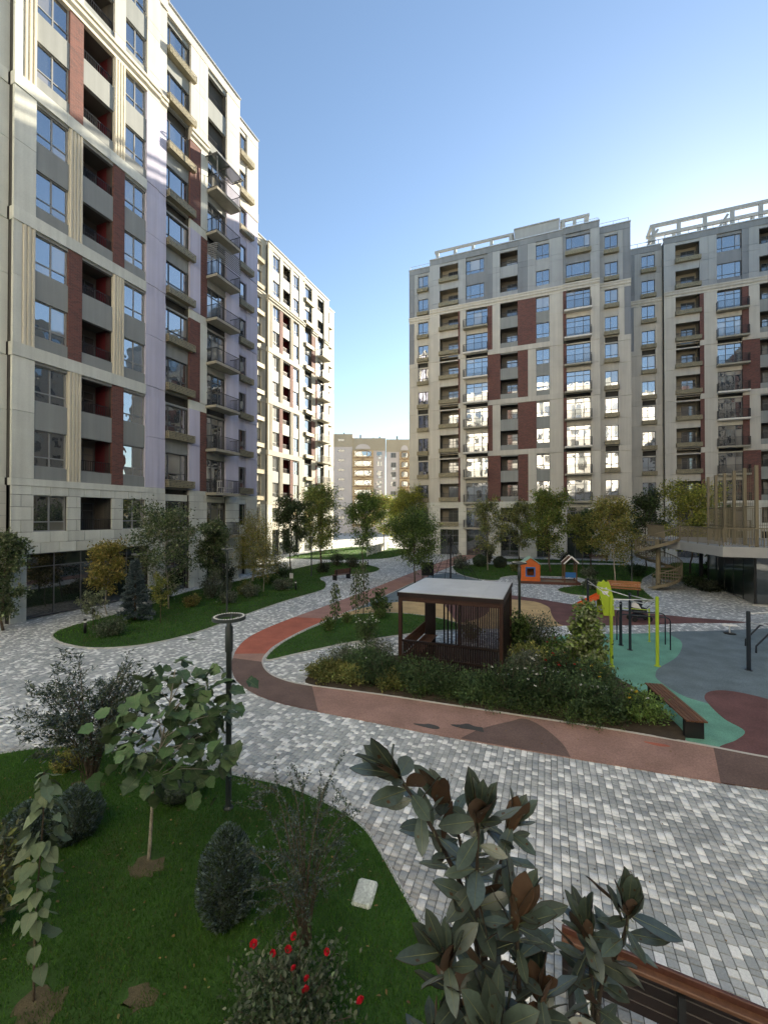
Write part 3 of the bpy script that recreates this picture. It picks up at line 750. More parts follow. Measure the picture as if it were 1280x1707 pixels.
FA.pier(-11.0, -9.95, 0, [[(.24,m_brick),(.76,m_beige)]]*4+[m_greyb], m_tile)
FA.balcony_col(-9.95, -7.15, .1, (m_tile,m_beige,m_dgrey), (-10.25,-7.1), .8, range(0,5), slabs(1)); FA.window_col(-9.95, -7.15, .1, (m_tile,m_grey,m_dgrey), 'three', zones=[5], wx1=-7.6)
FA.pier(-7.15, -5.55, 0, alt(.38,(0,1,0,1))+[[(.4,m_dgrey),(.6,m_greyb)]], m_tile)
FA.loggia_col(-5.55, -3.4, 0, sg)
FA.pier(-3.4, -1.2, 0, alt(.55,(1,0,1,0))+[[(.55,m_dgrey),(.45,m_greyb)]], m_tile)
FA.window_col(-1.2, .35, .05, sg, 'two')
FA.pier(.35, 1.9, 0, gz, m_tile)
FA.pier(1.9, 2.25, -.2, [m_brick]*4+[m_dgrey], m_tile)
FA.balcony_col(2.25, 4.9, -.1, (m_tile,m_beige,m_dgrey), (2.0,5.0), .8, range(0,5), slabs(2)); FA.window_col(2.25, 4.9, -.1, (m_tile,m_grey,m_dgrey), 'three', (2.15,5.0,False), zones=[5])
FA.pier(4.9, 5.9, -.2, gz, m_tile)
FA.pier(5.9, 6.6, 1.3, gz, m_tile); FA.window_col(6.6, 8.0, 1.3, (m_tile,m_beige,m_greyb), 'side', (6.5,8.1,False)); FA.pier(8.0, 9.35, 1.3, [m_beige]*3+[[(.5,m_beige),(.5,m_dgrey)], [(.4,m_greyb),(.6,m_dgrey)]], m_tile)
FA.box('wall', -14.9, -14.7, .2, 1.4, 0, TOP-.5, m_beige); FA.box('wall', 5.7, 5.9, .0, 1.5, 0, TOP-.5, m_beige)
FA.bands(-14.9, 1.9, 0, m_beige, step=1.6, zones=(), cor=True)
for x0, x1 in ((-14.9,-13.5),(-11.0,-9.95),(-7.15,1.9)): FA.bands(x0, x1, 0, m_beige, zones=(1,2,3), cor=False, base=False)
for x0, x1 in ((4.9,5.9),): FA.bands(x0, x1, -.2, m_beige, cor=False, base=False)
FA.bands(1.9, 5.9, -.2, m_beige, zones=(), cor=True)
for x0, x1 in ((-18.3,-14.92),(5.92,9.35)): FA.bands(x0, x1, 1.3, m_beige, zones=(), cor=True); FA.parapet(x0, x1, 1.3, m_dgrey)
FA.parapet(-14.9, 1.9, 0, m_dgrey); FA.parapet(1.9, 5.9, -.2, m_dgrey)
for x0, x1 in ((-18.3,-17.0),(-15.5,-14.95),(5.95,6.6),(8.0,9.35)): FA.bands(x0, x1, 1.3, m_beige, zones=(1,2,3), cor=False, base=False)
for x0, x1 in ((-16.95,-15.5),(6.6,8.0)): FA.box('wall', x0, x1, 1.5, .3, 0, 3.4, m_tile)
for x0, x1, n in ((-13.5,-11.0,3),(-9.95,-7.15,3),(-5.55,-3.4,2),(-3.0,-1.4,2),(-1.2,.35,2),(2.25,4.9,3)): shopfront(FA, x0, x1, .3, .06, 3.4, n, 2.5)
def roof_frame(F, x0, x1, y, z, n, th=.28, name='roof_pergola'):
    b = B()
    for yy in (y, y+2.2):
        b.box(x0, x1, yy, yy+.3, z-th, z)
        for i in range(n): x = x0+.4+(x1-x0-.8)*i/(n-1); b.box(x-.2, x+.2, yy+.02, yy+.28, TOP-.3, z-th)
    for x in (x0+.01, x1-.31): b.box(x, x+.3, y+.3, y+2.2, z-th+.004, z-.004)
    return F.put(name, b.mesh(name, m_greyb), 0, 0, 0)
roof_frame(FA, -14.6, -3.95, 1.5, 42.5, 5); roof_frame(FA, 1.65, 5.0, 1.5, 42.65, 3)
FA.box('roof_room', -3.85, 1.5, 1.5, 6, TOP-.3, 42.75, m_greyb); FA.box('roof_room_cap', -3.93, 1.6, 1.4, 6.2, 42.75, 42.9, m_greyb)
for x0, x1, y in ((-18.2,-15,1.6),(5.95,9.2,1.6),(.3,5.8,.3)): FA.put('roof_railing', rail_mesh(x1-x0, 0, .75, 1.2, .03, m_greyb), x0, y, TOP-.1)

# ---- the block on the right, set further back
R = new_building('apartment_building', 'apartment block behind the raised deck, with an open frame on its roof', (0, 61.5, 0), 0)
FR = Facade(R, dict(flute=m_beige, base=m_pale))
FR.box('core', 9.6, 34, 1.7, 14, 0, TOP-.3, m_beige)
FR.pier(9.6, 11.6, 1.0, [m_beige]*3+[[(.55,m_dgrey),(.45,m_beige)], [(.6,m_dgrey),(.4,m_greyb)]], m_tile); FR.window_col(11.6, 13.1, 1.0, (m_tile,m_beige,m_greyb), 'side', (11.5,13.2,False)); FR.pier(13.1, 13.85, 1.0, gz, m_tile)
FR.pier(13.85, 15.1, 0, gz, m_tile)
FR.loggia_col(15.1, 17.6, 0, (m_tile,m_beige,m_greyb), (15.0,17.7))
FR.pier(17.6, 19.35, 0, [[(.24,m_brick),(.76,m_beige)]]*4+[m_greyb], m_tile)
FR.balcony_col(19.35, 21.8, .1, (m_tile,m_beige,m_dgrey), (19.2,22.3), .8, range(0,5), slabs(4)); FR.window_col(19.35, 21.8, .1, (m_tile,m_grey,m_dgrey), 'three', zones=[5])
FR.pier(21.8, 23.45, 0, alt(.38,(0,1,0,1))+[[(.4,m_dgrey),(.6,m_greyb)]], m_tile)
FR.loggia_col(23.45, 25.6, 0, sg)
FR.pier(25.6, 27.8, 0, alt(.55,(1,0,1,0))+[m_dgrey], m_tile)
FR.window_col(27.8, 29.3, .05, sg, 'two'); FR.pier(29.3, 34, 0, gz, m_tile)
FR.bands(13.85, 34, 0, m_beige, zones=(), cor=True)
for x0, x1 in ((13.85,15.1),(17.6,19.35),(21.8,34)): FR.bands(x0, x1, 0, m_beige, zones=(1,2,3), cor=False, base=False)
FR.bands(9.6, 13.83, 1.0, m_beige, zones=(), cor=True); FR.bands(9.6, 11.6, 1.0, m_beige, zones=(1,2,3), cor=False, base=False); FR.bands(13.1, 13.83, 1.0, m_beige, zones=(1,2,3), cor=False, base=False)
FR.box('wall', 11.6, 13.1, 1.2, .3, 0, 3.4, m_tile); FR.box('wall', 13.85, 14.05, .2, 1.2, 0, TOP-.5, m_beige)
FR.parapet(9.6, 13.83, 1.0, m_dgrey); FR.parapet(13.85, 34, 0, m_dgrey)
for x0, x1, n in ((15.1,17.6,3),(19.35,21.8,3),(23.45,25.6,2),(27.8,29.3,2)): shopfront(FR, x0, x1, .3, .06, 3.4, n, 2.5)
roof_frame(FR, 12.7, 33, 1.5, 43.45, 8, .4)
b = B()
for x in (12.0, 19.4, 25.6): b.bar((x,1.65,TOP-.3), (x+1.6,1.65,42.7), .28)
FR.put('roof_strut', b.mesh('roof_strut', m_greyb), 0, 0, 0)
for z in (41.2,41.9): FR.put('roof_rail', boxmesh(2.6,.08,.1,m_greyb,'roof_rail'), 12.2, 1.45, z)
for x0, x1, y in ((10,13.6,1.3),(14.1,33,.5)): FR.put('roof_railing', rail_mesh(x1-x0, 0, .8, 1.2, .03, m_rail), x0, y, TOP-.05)

# ---- old panel blocks in the distance
m_pink = M('pinkish_render', (.50,.45,.43), .9, .08, .3); m_ochre = M('ochre_panel', (.46,.34,.20), .9, .1, .4); m_tanr = M('tan_render', (.36,.31,.23), .9, .08, .3)
yaw = radians(21.5)
def far_pt(cx, d): return (cx*cos(yaw)-d*sin(yaw), cx*sin(yaw)+d*cos(yaw), 0)
def old_block(label, x0, x1, d, top, bays):
    r = new_building('old_apartment_block', label, far_pt(x0, d), yaw)
    Fo = Facade(r, dict(base=m_pink)); W = x1-x0
    Fo.box('wall', 0, W, 0, 12, 0, top-3.8, m_pink); Fo.box('attic', -.1, W+.1, -.15, 12.2, top-3.8, top, m_tanr)
    for x, y, h in ((W*.2,3,1.6),(W*.6,5,1.1),(W*.8,2,.8)): Fo.box('roof_vent', x, x+.5, y, .5, top, top+h, m_dgrey)
    lv = [top-5.4-2.9*i for i in range(8)]
    for kind, xa, xb in bays:
        if kind == 'slit':
            for z in lv+[top-2.2]:
                for x in np.arange(xa, xb-1.2, 3.2): window(r, x, -.24 if z > top-3.8 else -.06, z, 1.9, .75, 'sash', m_alul, m_glass2)
        elif kind == 'ochre':
            Fo.box('loggia_bay', xa, xb, -.6, .6, 2, top-3.8, m_ochre)
            n = max(1, round((xb-xa)/4.4)); w_ = (xb-xa)/n
            for i in range(n):
                for z in lv:
                    window(r, xa+i*w_+.6, -.66, z-.2, w_-1.2, 1.5, 'three', m_alul, m_curtain if rw.random() < .6 else m_glass)
                    hx = B(); cx, cz, rr, hh = 0, 0, w_*.42, 1.25
                    P_ = [(-rr,.1),(-rr*.6,hh*.75),(0,hh),(rr*.6,hh*.75),(rr,.1),(rr*.6,-hh*.8),(0,-hh),(-rr*.6,-hh*.8)]
                    me = cached(('hexo', round(w_,2)), lambda: [hx.bar((P_[q][0],0,P_[q][1]), (P_[(q+1)%8][0],0,P_[(q+1)%8][1]), .13) for q in range(8)] and hx.mesh('arch_frame', m_wood))
                    ob('arch_frame', me, r, (xa+(i+.5)*w_, -.68, z+.45))
                ar = cached(('arch', round(w_,2)), lambda: B().prism([(-w_*.36,0)]+[(w_*.36*cos(t), 1.5*sin(t)) for t in np.linspace(pi, 0, 9)][1:-1]+[(w_*.36,0)], 0, .1).mesh('arch_panel', m_pink))
                o = ob('arch_panel', ar, r, (xa+(i+.5)*w_, -.16, top-3.3)); o.rotation_euler = (pi/2, 0, 0)
            for z in lv: Fo.box('floor_band', xa-.05, xb+.05, -.68, .1, z-.75, z-.6, m_wood)
        elif kind == 'win':
            for z in lv:
                window(r, (xa+xb)/2-.8, -.06, z-.2, 1.6, 1.5, 'sash', m_alul, m_glass2)
                if rw.random() < .6: Fo.box('air_conditioner', (xa+xb)/2+rw.choice([-1.9,1.0]), (xa+xb)/2+rw.choice([1.8]), -.4, .38, z-1.0, z-.45, m_white) if False else Fo.box('air_conditioner', (xa+xb)/2-.3, (xa+xb)/2+.5, -.42, .38, z-.95, z-.4, m_white)
    return r
old_block('old pinkish panel block at the end of the path, the widest with strip windows', -24, -9.6, 125, 30.0, [('slit',.5,14)])
old_block('old panel block with two columns of ochre arched loggias', -9.5, .4, 125.2, 28.8, [('ochre',0,6.3),('win',6.6,9.6)])
old_block('old panel block with one ochre loggia column beside the courtyard building', .75, 16, 125, 28.4, [('win',.6,3.6),('ochre',3.9,7.0),('slit',8,15)])

# ---- the blocks that close the courtyard behind and beside the camera: seen as reflections in the panes
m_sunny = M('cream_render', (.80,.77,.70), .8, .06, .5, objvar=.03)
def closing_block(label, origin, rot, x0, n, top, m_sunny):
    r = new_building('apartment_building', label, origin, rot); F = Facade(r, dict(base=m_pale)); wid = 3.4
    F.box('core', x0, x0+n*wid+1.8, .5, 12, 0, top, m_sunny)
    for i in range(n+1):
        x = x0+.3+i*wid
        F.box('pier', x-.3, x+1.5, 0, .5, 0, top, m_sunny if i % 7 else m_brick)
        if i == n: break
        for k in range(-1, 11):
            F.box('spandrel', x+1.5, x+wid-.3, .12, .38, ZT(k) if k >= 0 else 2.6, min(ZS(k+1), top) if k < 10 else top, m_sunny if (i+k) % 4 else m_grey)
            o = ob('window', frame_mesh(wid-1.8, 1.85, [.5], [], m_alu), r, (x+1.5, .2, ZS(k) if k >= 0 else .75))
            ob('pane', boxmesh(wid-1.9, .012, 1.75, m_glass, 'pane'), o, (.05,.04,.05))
closing_block('cream sunlit apartment block mirrored in the windows across the courtyard', (0,-16,0), radians(180), -38, 21, 42.5, m_sunny)
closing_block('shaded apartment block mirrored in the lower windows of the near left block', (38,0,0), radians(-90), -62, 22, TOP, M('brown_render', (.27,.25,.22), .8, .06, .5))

# ================================================================ STREET FURNITURE AND PLAYGROUND
G = .0
# ---- ring lamps
def lamp_meshes():
    pole = B().lathe([(.085,0),(.085,.02),(.058,.03),(.052,.05),(.05,2.75),(.068,2.77),(.068,3.2),(.045,3.22),(.04,3.3)], 14).mesh('pole', m_post, True)
    b = B(); n = 40
    for i in range(n):
        a0, a1 = 2*pi*i/n, 2*pi*(i+1)/n
        vs = [(r*cos(a_), r*sin(a_), z) for a_ in (a0,a1) for r, z in ((.21,3.33),(.285,3.33),(.285,3.385),(.21,3.385))]
        b.add(vs, [(q,(q+1)%4,4+(q+1)%4,4+q) for q in range(4)])
    for a_ in (0, 2.094, 4.189): b.bar((.035*cos(a_),.035*sin(a_),3.28), (.22*cos(a_),.22*sin(a_),3.36), .022)
    ring = b.mesh('lamp_ring', m_post)
    d = B()
    for i in range(36):
        a_ = 2*pi*i/36; x, y = .2475*cos(a_), .2475*sin(a_); d.box(x-.012,x+.012,y-.012,y+.012,3.386,3.394)
    return pole, ring, d.mesh('ring_studs', m_white)
LM = lamp_meshes()
for x, y, lb in ((-5.26,5.85,'dark lamp post with a flat ring head standing on the near lawn'), (-16.07,17.7,'ring-headed lamp post on the lawn strip beside the brick block entrance'),
                 (-18.86,30.86,'slim ring-headed lamp post on the lawn behind the path bench'), (-1.02,17.05,'ring-headed lamp post rising from shrubs behind the dark gazebo'), (5.93,35.96,'ring-headed lamp post on the lawn beside the spiral stair')):
    t = thing('ring_lamp', (x,y,.03 if x < -3 or x > 5 else 0), lb, 'street lamp', 'ring lamps around the courtyard')
    ob('pole', LM[0], t); h = ob('lamp_ring', LM[1], t); ob('ring_studs', LM[2], h)
bm_ = B().lathe([(.06,0),(.06,.46),(.05,.47),(.05,.56),(.066,.565),(.066,.62),(.04,.64)], 14).mesh('post', m_black, True)
for x, y, lb in ((-18.94,12.18,'short dark bollard light at the near tip of the lawn strip'), (-16.38,24.74,'short dark bollard light on the lawn below the little sign'), (-17.05,38.78,'short dark bollard light at the far end of the lawn strip')):
    t = thing('bollard_light', (x,y,.03), lb, 'bollard', 'bollard lights on the lawn'); ob('post', bm_, t); ob('lens', B().lathe([(.051,.475),(.051,.555)], 14).mesh('lens', m_white), t)
t = thing('lawn_sign', (-18.11,26.79,.03), 'small white notice on a stake in the lawn strip', 'sign'); ob('stake', B().box(-.02,.02,-.02,.02,0,.55).mesh('stake', m_wood), t); ob('notice_board', B().box(-.16,.16,-.035,-.021,.42,.82).mesh('notice_board', m_white), t)

# ---- benches
def bench(loc, rot, L_, label, wood, back=True, n=5):
    t = thing('bench', loc, label, 'bench', 'wooden park benches', rot)
    for x in (.12, L_-.2):
        ob('leg', cached(('bleg',back), lambda: (B().box(0,.08,0,.45,0,.40).box(0,.08,.40,.46,.401,.86) if back else B().box(0,.08,.02,.43,0,.42)).mesh('leg', m_black)), t, (x,0,0))
    sl_ = cached(('bsl',L_,wood.name), lambda: B().cbox(0,L_,0,.078,0,.038,.006).mesh('seat_slat', wood))
    for i in range(n): ob('seat_slat', sl_, t, (0,.0+i*.092,.405 if back else .425))
    if back:
        bs = cached(('bbs',L_,wood.name), lambda: B().cbox(0,L_,0,.036,0,.085,.006).mesh('back_slat', wood))
        for i in range(4):
            o = ob('back_slat', bs, t, (0,.352+.012*i,.50+i*.098)); o.rotation_euler = (-.12,0,0)
    return t
bench((3.42,11.6,.01), radians(101), 2.2, 'low backless slatted bench at the corner of the rose bed', m_wood, False)
bench((-15.6,31.3,0), radians(-110), 1.8, 'brown bench with a backrest in the lawn notch on the left path', m_woodr)
bench((3.7,30.9,0.03), radians(-4), 1.9, 'orange-brown slatted bench beside the slide', m_woodo)
bench((4.4,51.6,0), 0, 1.9, 'reddish bench far back near the building entrance', m_woodr)
# near bench, seen from behind
t = thing('bench', (.12,4.62,0), 'large dark bench seen from behind at the edge of the paving', 'bench', 'wooden park benches', radians(-5.5))
L_ = 2.3
for x in (.06, .98, L_-.14):
    ob('leg', cached('nbl', lambda: B().box(0,.055,-.04,.52,0,.05).box(0,.055,-.02,.05,.05,.84).box(0,.055,.42,.48,.05,.42).box(0,.055,.05,.42,.37,.42).mesh('leg', m_black)), t, (x,0,0))
for i in range(4): ob('back_slat', cached('nbb', lambda: B().cbox(0,L_,0,.035,0,.105,.006).mesh('back_slat', m_woodd)), t, (0,.052,.44+i*.113))
ob('top_rail', B().cbox(0,L_,-.015,.085,0,.035,.008).mesh('top_rail', m_wood), t, (0,.0,.875))
ob('top_board', B().cbox(0,L_,.055,.09,0,.06,.006).mesh('top_board', m_woodr), t, (0,.0,.912))
for i in range(4): ob('seat_slat', cached('nbs', lambda: B().cbox(0,L_,0,.095,0,.035,.006).mesh('seat_slat', m_wood)), t, (0,.1+i*.105,.42))

# ---- gazebo
gz_ = thing('gazebo', (-4.72,13.3,.02), 'dark timber gazebo with a flat grey metal roof among shrubs', 'gazebo')
W, Dp, Hh = 3.44, 3.4, 2.46
for x, y in ((0,0),(W-.12,0),(0,Dp-.12),(W-.12,Dp-.12)): ob('post', cached('gpost', lambda: B().cbox(0,.12,0,.12,-.05,Hh,.008).mesh('post', m_gaz)), gz_, (x,y,0))
for x0, x1, y0, y1 in ((.12,W-.12,.01,.11),(.12,W-.12,Dp-.11,Dp-.01),(.01,.11,.12,Dp-.12),(W-.11,W-.01,.12,Dp-.12)): ob('beam', B().box(x0,x1,y0,y1,Hh-.16,Hh).mesh('beam', m_gaz), gz_)
m_zinc = M('zinc_sheet', (.62,.64,.64), .42, .10, 1.2, .06, 20, metal=.35)
rf = ob('roof', B().box(-.03,W+.03,-.03,Dp+.03,Hh+.001,Hh+.13).mesh('roof', m_woodd), gz_)
rs = B()
for i in range(5): rs.box(.0+i*W/5+.003, (i+1)*W/5-.003, .0, Dp, Hh+.131, Hh+.15)
ob('roof_sheet', rs.mesh('roof_sheet', m_zinc), rf)
for z in (.04,.40,.92): ob('rail', boxmesh(W-.24,.05,.07,m_woodd,'rail'), gz_, (.12,.03,z))
for i in range(42): ob('slat', boxmesh(.05,.03,.82,m_woodd,'slat'), gz_, (.14+i*.0752,.082,.10))
for i in range(22): ob('slat', boxmesh(.04,.03,1.32,m_woodd,'slat'), gz_, (W-1.33+i*.0553,.035,.992))
ob('stud', boxmesh(.07,.07,1.32,m_woodd,'stud'), gz_, (W-1.42,.02,.992))
for x in (.35,.78,.93,1.08,1.26,1.45,2.15): ob('stud', boxmesh(.055,.06,2.3,m_woodd,'stud'), gz_, (x,Dp-.1,0))
ob('back_board', boxmesh(.42,.04,2.3,m_woodd,'back_board'), gz_, (.12,Dp-.45,0))
for i in range(22): ob('slat', boxmesh(.03,.05,2.3,m_woodd,'slat'), gz_, (W-.09,.2+i*.14,0))
for i in range(6): ob('seat_slat', boxmesh(.07,2.5,.035,m_wood,'seat_slat'), gz_, (.16+i*.083,.3,.42))
for i in range(4): ob('backrest_slat', boxmesh(.03,2.5,.1,m_wood,'backrest_slat'), gz_, (.12,.3,.5+i*.115))
for y in (.4,1.5,2.6): ob('leg', boxmesh(.45,.05,.42,m_woodd,'leg'), gz_, (.15,y,0))
ob('floor', B().box(.05,W-.05,.13,Dp-.13,-.03,.02).mesh('floor', m_woodd), gz_)

# ---- exercise bars
m_lime = M('lime_paint', (.36,.50,.03), .45, .06, spec=.5); m_navy = M('navy_paint', (.012,.018,.028), .45, .06, spec=.5); m_steel = M('white_steel', (.72,.73,.72), .3, .04, metal=.3)
def post(t, x, y, h, m_, r=.055): ob('post', cached(('xp',h,m_.name,r), lambda: B().lathe([(r+.05,0),(r+.05,.012),(r,.013),(r,h-.02),(r-.015,h)], 14).mesh('post', m_, False)), t, (x,y,0))
def barp(t, p, q, r=.018, m_=None): ob('bar', B().tube([p,q], r, 8).mesh('bar', m_ or m_steel, True), t)
t = thing('pull_up_frame', (2.05,16.23,.01), 'lime and navy pull-up frame with white bars on green rubber', 'exercise frame')
P_ = [(0,0,2.45,m_lime),(1.48,.59,2.4,m_lime),(.92,2.22,2.2,m_navy),(-.31,5.04,2.3,m_navy),(.69,2.77,1.75,m_navy)]
for x, y, h, m_ in P_: post(t, x, y, h, m_, .055 if m_ is m_lime else .05)
barp(t, (0,0,2.30), (1.48,.59,2.28)); barp(t, (0,0,2.36), (-.31,5.04,2.2)); barp(t, (1.48,.59,2.2), (.92,2.22,2.12)); barp(t, (-.31,5.04,2.06), (.92,2.22,2.06)); barp(t, (0,0,2.1), (.69,2.77,1.66)); barp(t, (1.48,.59,2.05),(.92,2.22,1.9))
t = thing('dip_bars', (4.14,19.0,.01), 'dark bent-pipe dip bars beside the lime posts', 'exercise frame')
for y in (0,.75): ob('bent_pipe', B().tube([(.28,y,0),(.28,y,1.1),(.24,y,1.2),(.14,y,1.24),(-1.3,y,1.24),(-1.4,y,1.2),(-1.44,y,1.1),(-1.44,y,0)], .024, 8).mesh('bent_pipe', m_navy, True), t)
t = thing('thin_post', (3.91,19.97,.01), 'thin lime post behind the pull-up frame', 'post'); ob('post', B().lathe([(.06,0),(.06,.012),(.03,.013),(.03,1.35),(.015,1.37)], 10).mesh('post', m_lime), t); ob('bar', B().tube([(-1.2,0,1.3),(0,0,1.3)], .016, 8).mesh('bar', m_lime), t)
t = thing('horizontal_bar_frame', (6.29,17.49,.012), 'tall navy post frame with white bars at the right edge on blue rubber', 'exercise frame')
post(t, 0, 0, 1.98, m_navy, .06); post(t, 1.9, 1.2, 1.98, m_navy, .06); barp(t, (0,0,1.9), (1.9,1.2,1.9)); post(t, 2.4,-1.2,1.98,m_navy,.06); barp(t,(0,0,1.6),(2.4,-1.2,1.6))
t = thing('parallel_bars', (7.35,20.7,.012), 'low navy parallel bars behind the right-hand bar frame', 'exercise frame')
for y in (0,-.9): ob('bent_pipe', B().tube([(0,y,0),(0,y,.25),(.45,y,.85),(.6,y,.92),(2.4,y,.92),(2.55,y,.85),(3,y,.2),(3,y,0)], .032, 8).mesh('bent_pipe', m_navy, True), t)
t = thing('spring_rocker', (7.46,22.58,.012), 'small pale single-seat rocker on a foot plate', 'rocker')
ob('foot_plate', B().lathe([(.22,0),(.22,.03),(.1,.05)], 14).mesh('foot_plate', m_black), t); ob('stem', B().lathe([(.03,.05),(.03,.36)], 10).mesh('stem', m_steel), t); ob('seat', B().cbox(-.28,.28,-.12,.12,.36,.41,.02).mesh('seat', m_white), t)

# ---- slide with a smiling panel
m_org = M('orange_plastic', (.62,.10,.02), .4, .05, spec=.5)
t = thing('toddler_slide', (2.89,24.3,.012), 'lime toddler slide tower with a smiling face panel and orange chute', 'slide', None, radians(6))
pn = B(); prof = [(-.18,0),(.34,0),(.30,.9),(.16,1.55),(.06,1.8),(-.06,1.74),(-.16,1.86),(-.28,1.74),(-.42,1.76),(-.48,1.52),(-.30,.95)]
pn.add([(x,0,z) for x,z in prof]+[(x,.05,z) for x,z in prof], [tuple(range(len(prof))), tuple(range(2*len(prof)-1,len(prof)-1,-1))]+[(i,len(prof)+i,len(prof)+(i+1)%len(prof),(i+1)%len(prof)) for i in range(len(prof))])
p = ob('face_panel', pn.mesh('face_panel', m_lime), t); p.rotation_euler = (.0,.0,0)
for x in (-.25,-.05): ob('eye', B().tube([(x,-.012,1.42),(x,0,1.42)], .05, 14).mesh('eye', m_white), p)
ob('mouth', B().add([(x,-.012,z) for x,z in [(-.26,1.28),(.06,1.28)]+[(-.10+.16*cos(t_),1.28-.2*sin(t_)) for t_ in np.linspace(0,pi,9)][1:-1]], [tuple(range(9))]).mesh('mouth', m_white), p)
ob('back_panel', B().box(-.34,.36,.75,.80,0,1.3).mesh('back_panel', m_lime), t); ob('platform', B().box(-.34,.36,.051,.749,.78,.84).mesh('platform', m_lime), t)
ch = B(); 
for y0, y1, h in ((.12,.16,.24),(.64,.68,.24),(.16,.64,.04)): ch.add([(-.34,y0,.84),(-.34,y1,.84),(-1.5,y1,.14),(-1.5,y0,.14),(-.34,y0,.84+h),(-.34,y1,.84+h),(-1.5,y1,.14+h),(-1.5,y0,.14+h)], [(0,1,2,3),(4,7,6,5),(0,4,5,1),(3,2,6,7),(0,3,7,4),(1,5,6,2)])
ob('chute', ch.mesh('chute', m_org), t)
ob('chute_foot', B().box(-1.48,-1.42,.2,.6,0,.14).mesh('chute_foot', m_black), t)

# ---- stroller
m_cloth = M('navy_cloth', (.012,.014,.02), .9, .1); m_clothw = M('pale_cloth', (.62,.60,.58), .9, .1)
t = thing('stroller', (4.2,23.7,.012), 'dark baby stroller with a pale hood beside the slide', 'stroller', None, radians(20))
whl = B().tube([(0,-.02,0),(0,.02,0)], .125, 18).mesh('wheel', m_black)
for x, y in ((-.34,-.25),(-.34,.25),(.42,-.2),(.42,.2)): ob('wheel', whl, t, (x,y,.125))
fr = B()
for y in (-.24,.24): fr.tube([(-.34,y,.13),(.1,y,.55),(.62,y,1.02),(.72,y,1.04)], .014, 8); fr.tube([(.42,y,.13),(.1,y,.55)], .014, 8)
fr.tube([(.72,-.24,1.04),(.72,.24,1.04)], .018, 8)
ob('frame', fr.mesh('frame', m_black, True), t)
ob('seat', B().cbox(-.32,.3,-.21,.21,.42,.66,.04).mesh('seat', m_cloth), t); ob('basket', B().cbox(-.25,.3,-.2,.2,.18,.33,.03).mesh('basket', m_cloth), t)
hd = B(); vs, fs = [], []
for i in range(9):
    for j in range(7):
        a_, c_ = pi*.62*i/8+.1, pi*j/6; vs.append((-.02-.36*cos(a_)*sin(c_)*.9, -.24*cos(c_), .64+.42*sin(a_)*sin(c_)**.6))
for i in range(8):
    for j in range(6): fs.append((i*7+j,i*7+j+1,(i+1)*7+j+1,(i+1)*7+j))
hd.add(vs[:], fs); hm = hd.mesh('hood', [m_cloth, m_clothw], True)
for q, pl_ in enumerate(hm.polygons): pl_.material_index = 1 if q < 18 else 0
ob('hood', hm, t)

# ---- playhouse, sandpit and little hut
m_orw = M('orange_board', (.60,.14,.03), .6, .12, 3, objvar=.05); m_bluep = M('blue_paint', (.03,.14,.38), .5, .08); m_grnw = M('pale_green_board', (.42,.58,.42), .6, .1)
t = thing('playhouse', (-1.95,34.3,.02), 'orange wooden playhouse with a pale green roof and blue window frame', 'playhouse', None, radians(8))
w_, dp = 1.45, 1.2
for i in range(6):
    z = .06+i*.215
    if i in (2,3,4):
        for x0, x1 in ((0,.42),(1.03,w_)): ob('board', boxmesh(x1-x0,.04,.2,m_orw,'board'), t, (x0,0,z))
    else: ob('board', boxmesh(w_,.04,.2,m_orw,'board'), t, (0,0,z))
    for x in (-.0,w_-.04): ob('board', boxmesh(.04,dp-.05,.2,m_orw,'board'), t, (x,.045,z))
    ob('board', boxmesh(w_,.04,.2,m_orw,'board'), t, (0,dp,z))
for y in (0,dp): ob('gable', B().add([(0,y,1.36),(w_,y,1.36),(w_/2,y,1.86),(0,y+.04,1.36),(w_,y+.04,1.36),(w_/2,y+.04,1.86)], [(0,1,2),(5,4,3),(0,2,5,3),(1,4,5,2),(0,3,4,1)]).mesh('gable', m_orw), t)
wf = B(); wf.box(.36,1.09,-.03,-.002,.42,.52).box(.36,1.09,-.03,-.002,1.08,1.18).box(.36,.46,-.03,-.002,.52,1.08).box(.99,1.09,-.03,-.002,.52,1.08)
ob('window_frame', wf.mesh('window_frame', m_bluep), t)
for sx in (-1,1):
    for i in range(4):
        o = ob('roof_board', boxmesh(.24,dp+.4,.03,m_grnw,'roof_board'), t, (w_/2 if sx > 0 else w_/2, -.18, 1.9)); o.rotation_euler = (0, .62 if sx > 0 else pi-.62, 0); d_ = i*.245+.0
        o.location = (w_/2+sx*d_*cos(.62), -.18, 1.93-d_*sin(.62))
t = thing('sandpit', (-2.0,33.5,.0), 'low timber-edged sandpit joining the playhouse and the little hut', 'sandpit', None, radians(8))
m_sand = M('sand', (.24,.19,.13), .95, .2, 3, .2, 80)
ob('sand', B().box(.06,4.3,.06,1.9,0,.1).mesh('sand', m_sand), t)
for a_ in ((0,4.36,0,.06),(0,4.36,1.9,1.96),(0,.06,.06,1.9),(4.3,4.36,.06,1.9)): ob('edge_board', B().box(a_[0],a_[1],a_[2],a_[3],0,.2).mesh('edge_board', m_woodr), t)
t = thing('play_hut', (1.2,34.7,.12), 'small open timber play hut with a blue front panel in the sandpit', 'play hut', None, radians(8))
for x, y in ((0,0),(.85,0),(0,.8),(.85,.8)): ob('post', boxmesh(.08,.08,1.5,m_wood,'post'), t, (x,y,-.05))
ob('panel', boxmesh(.77,.03,.4,m_bluep,'panel'), t, (.08,.02,.35))
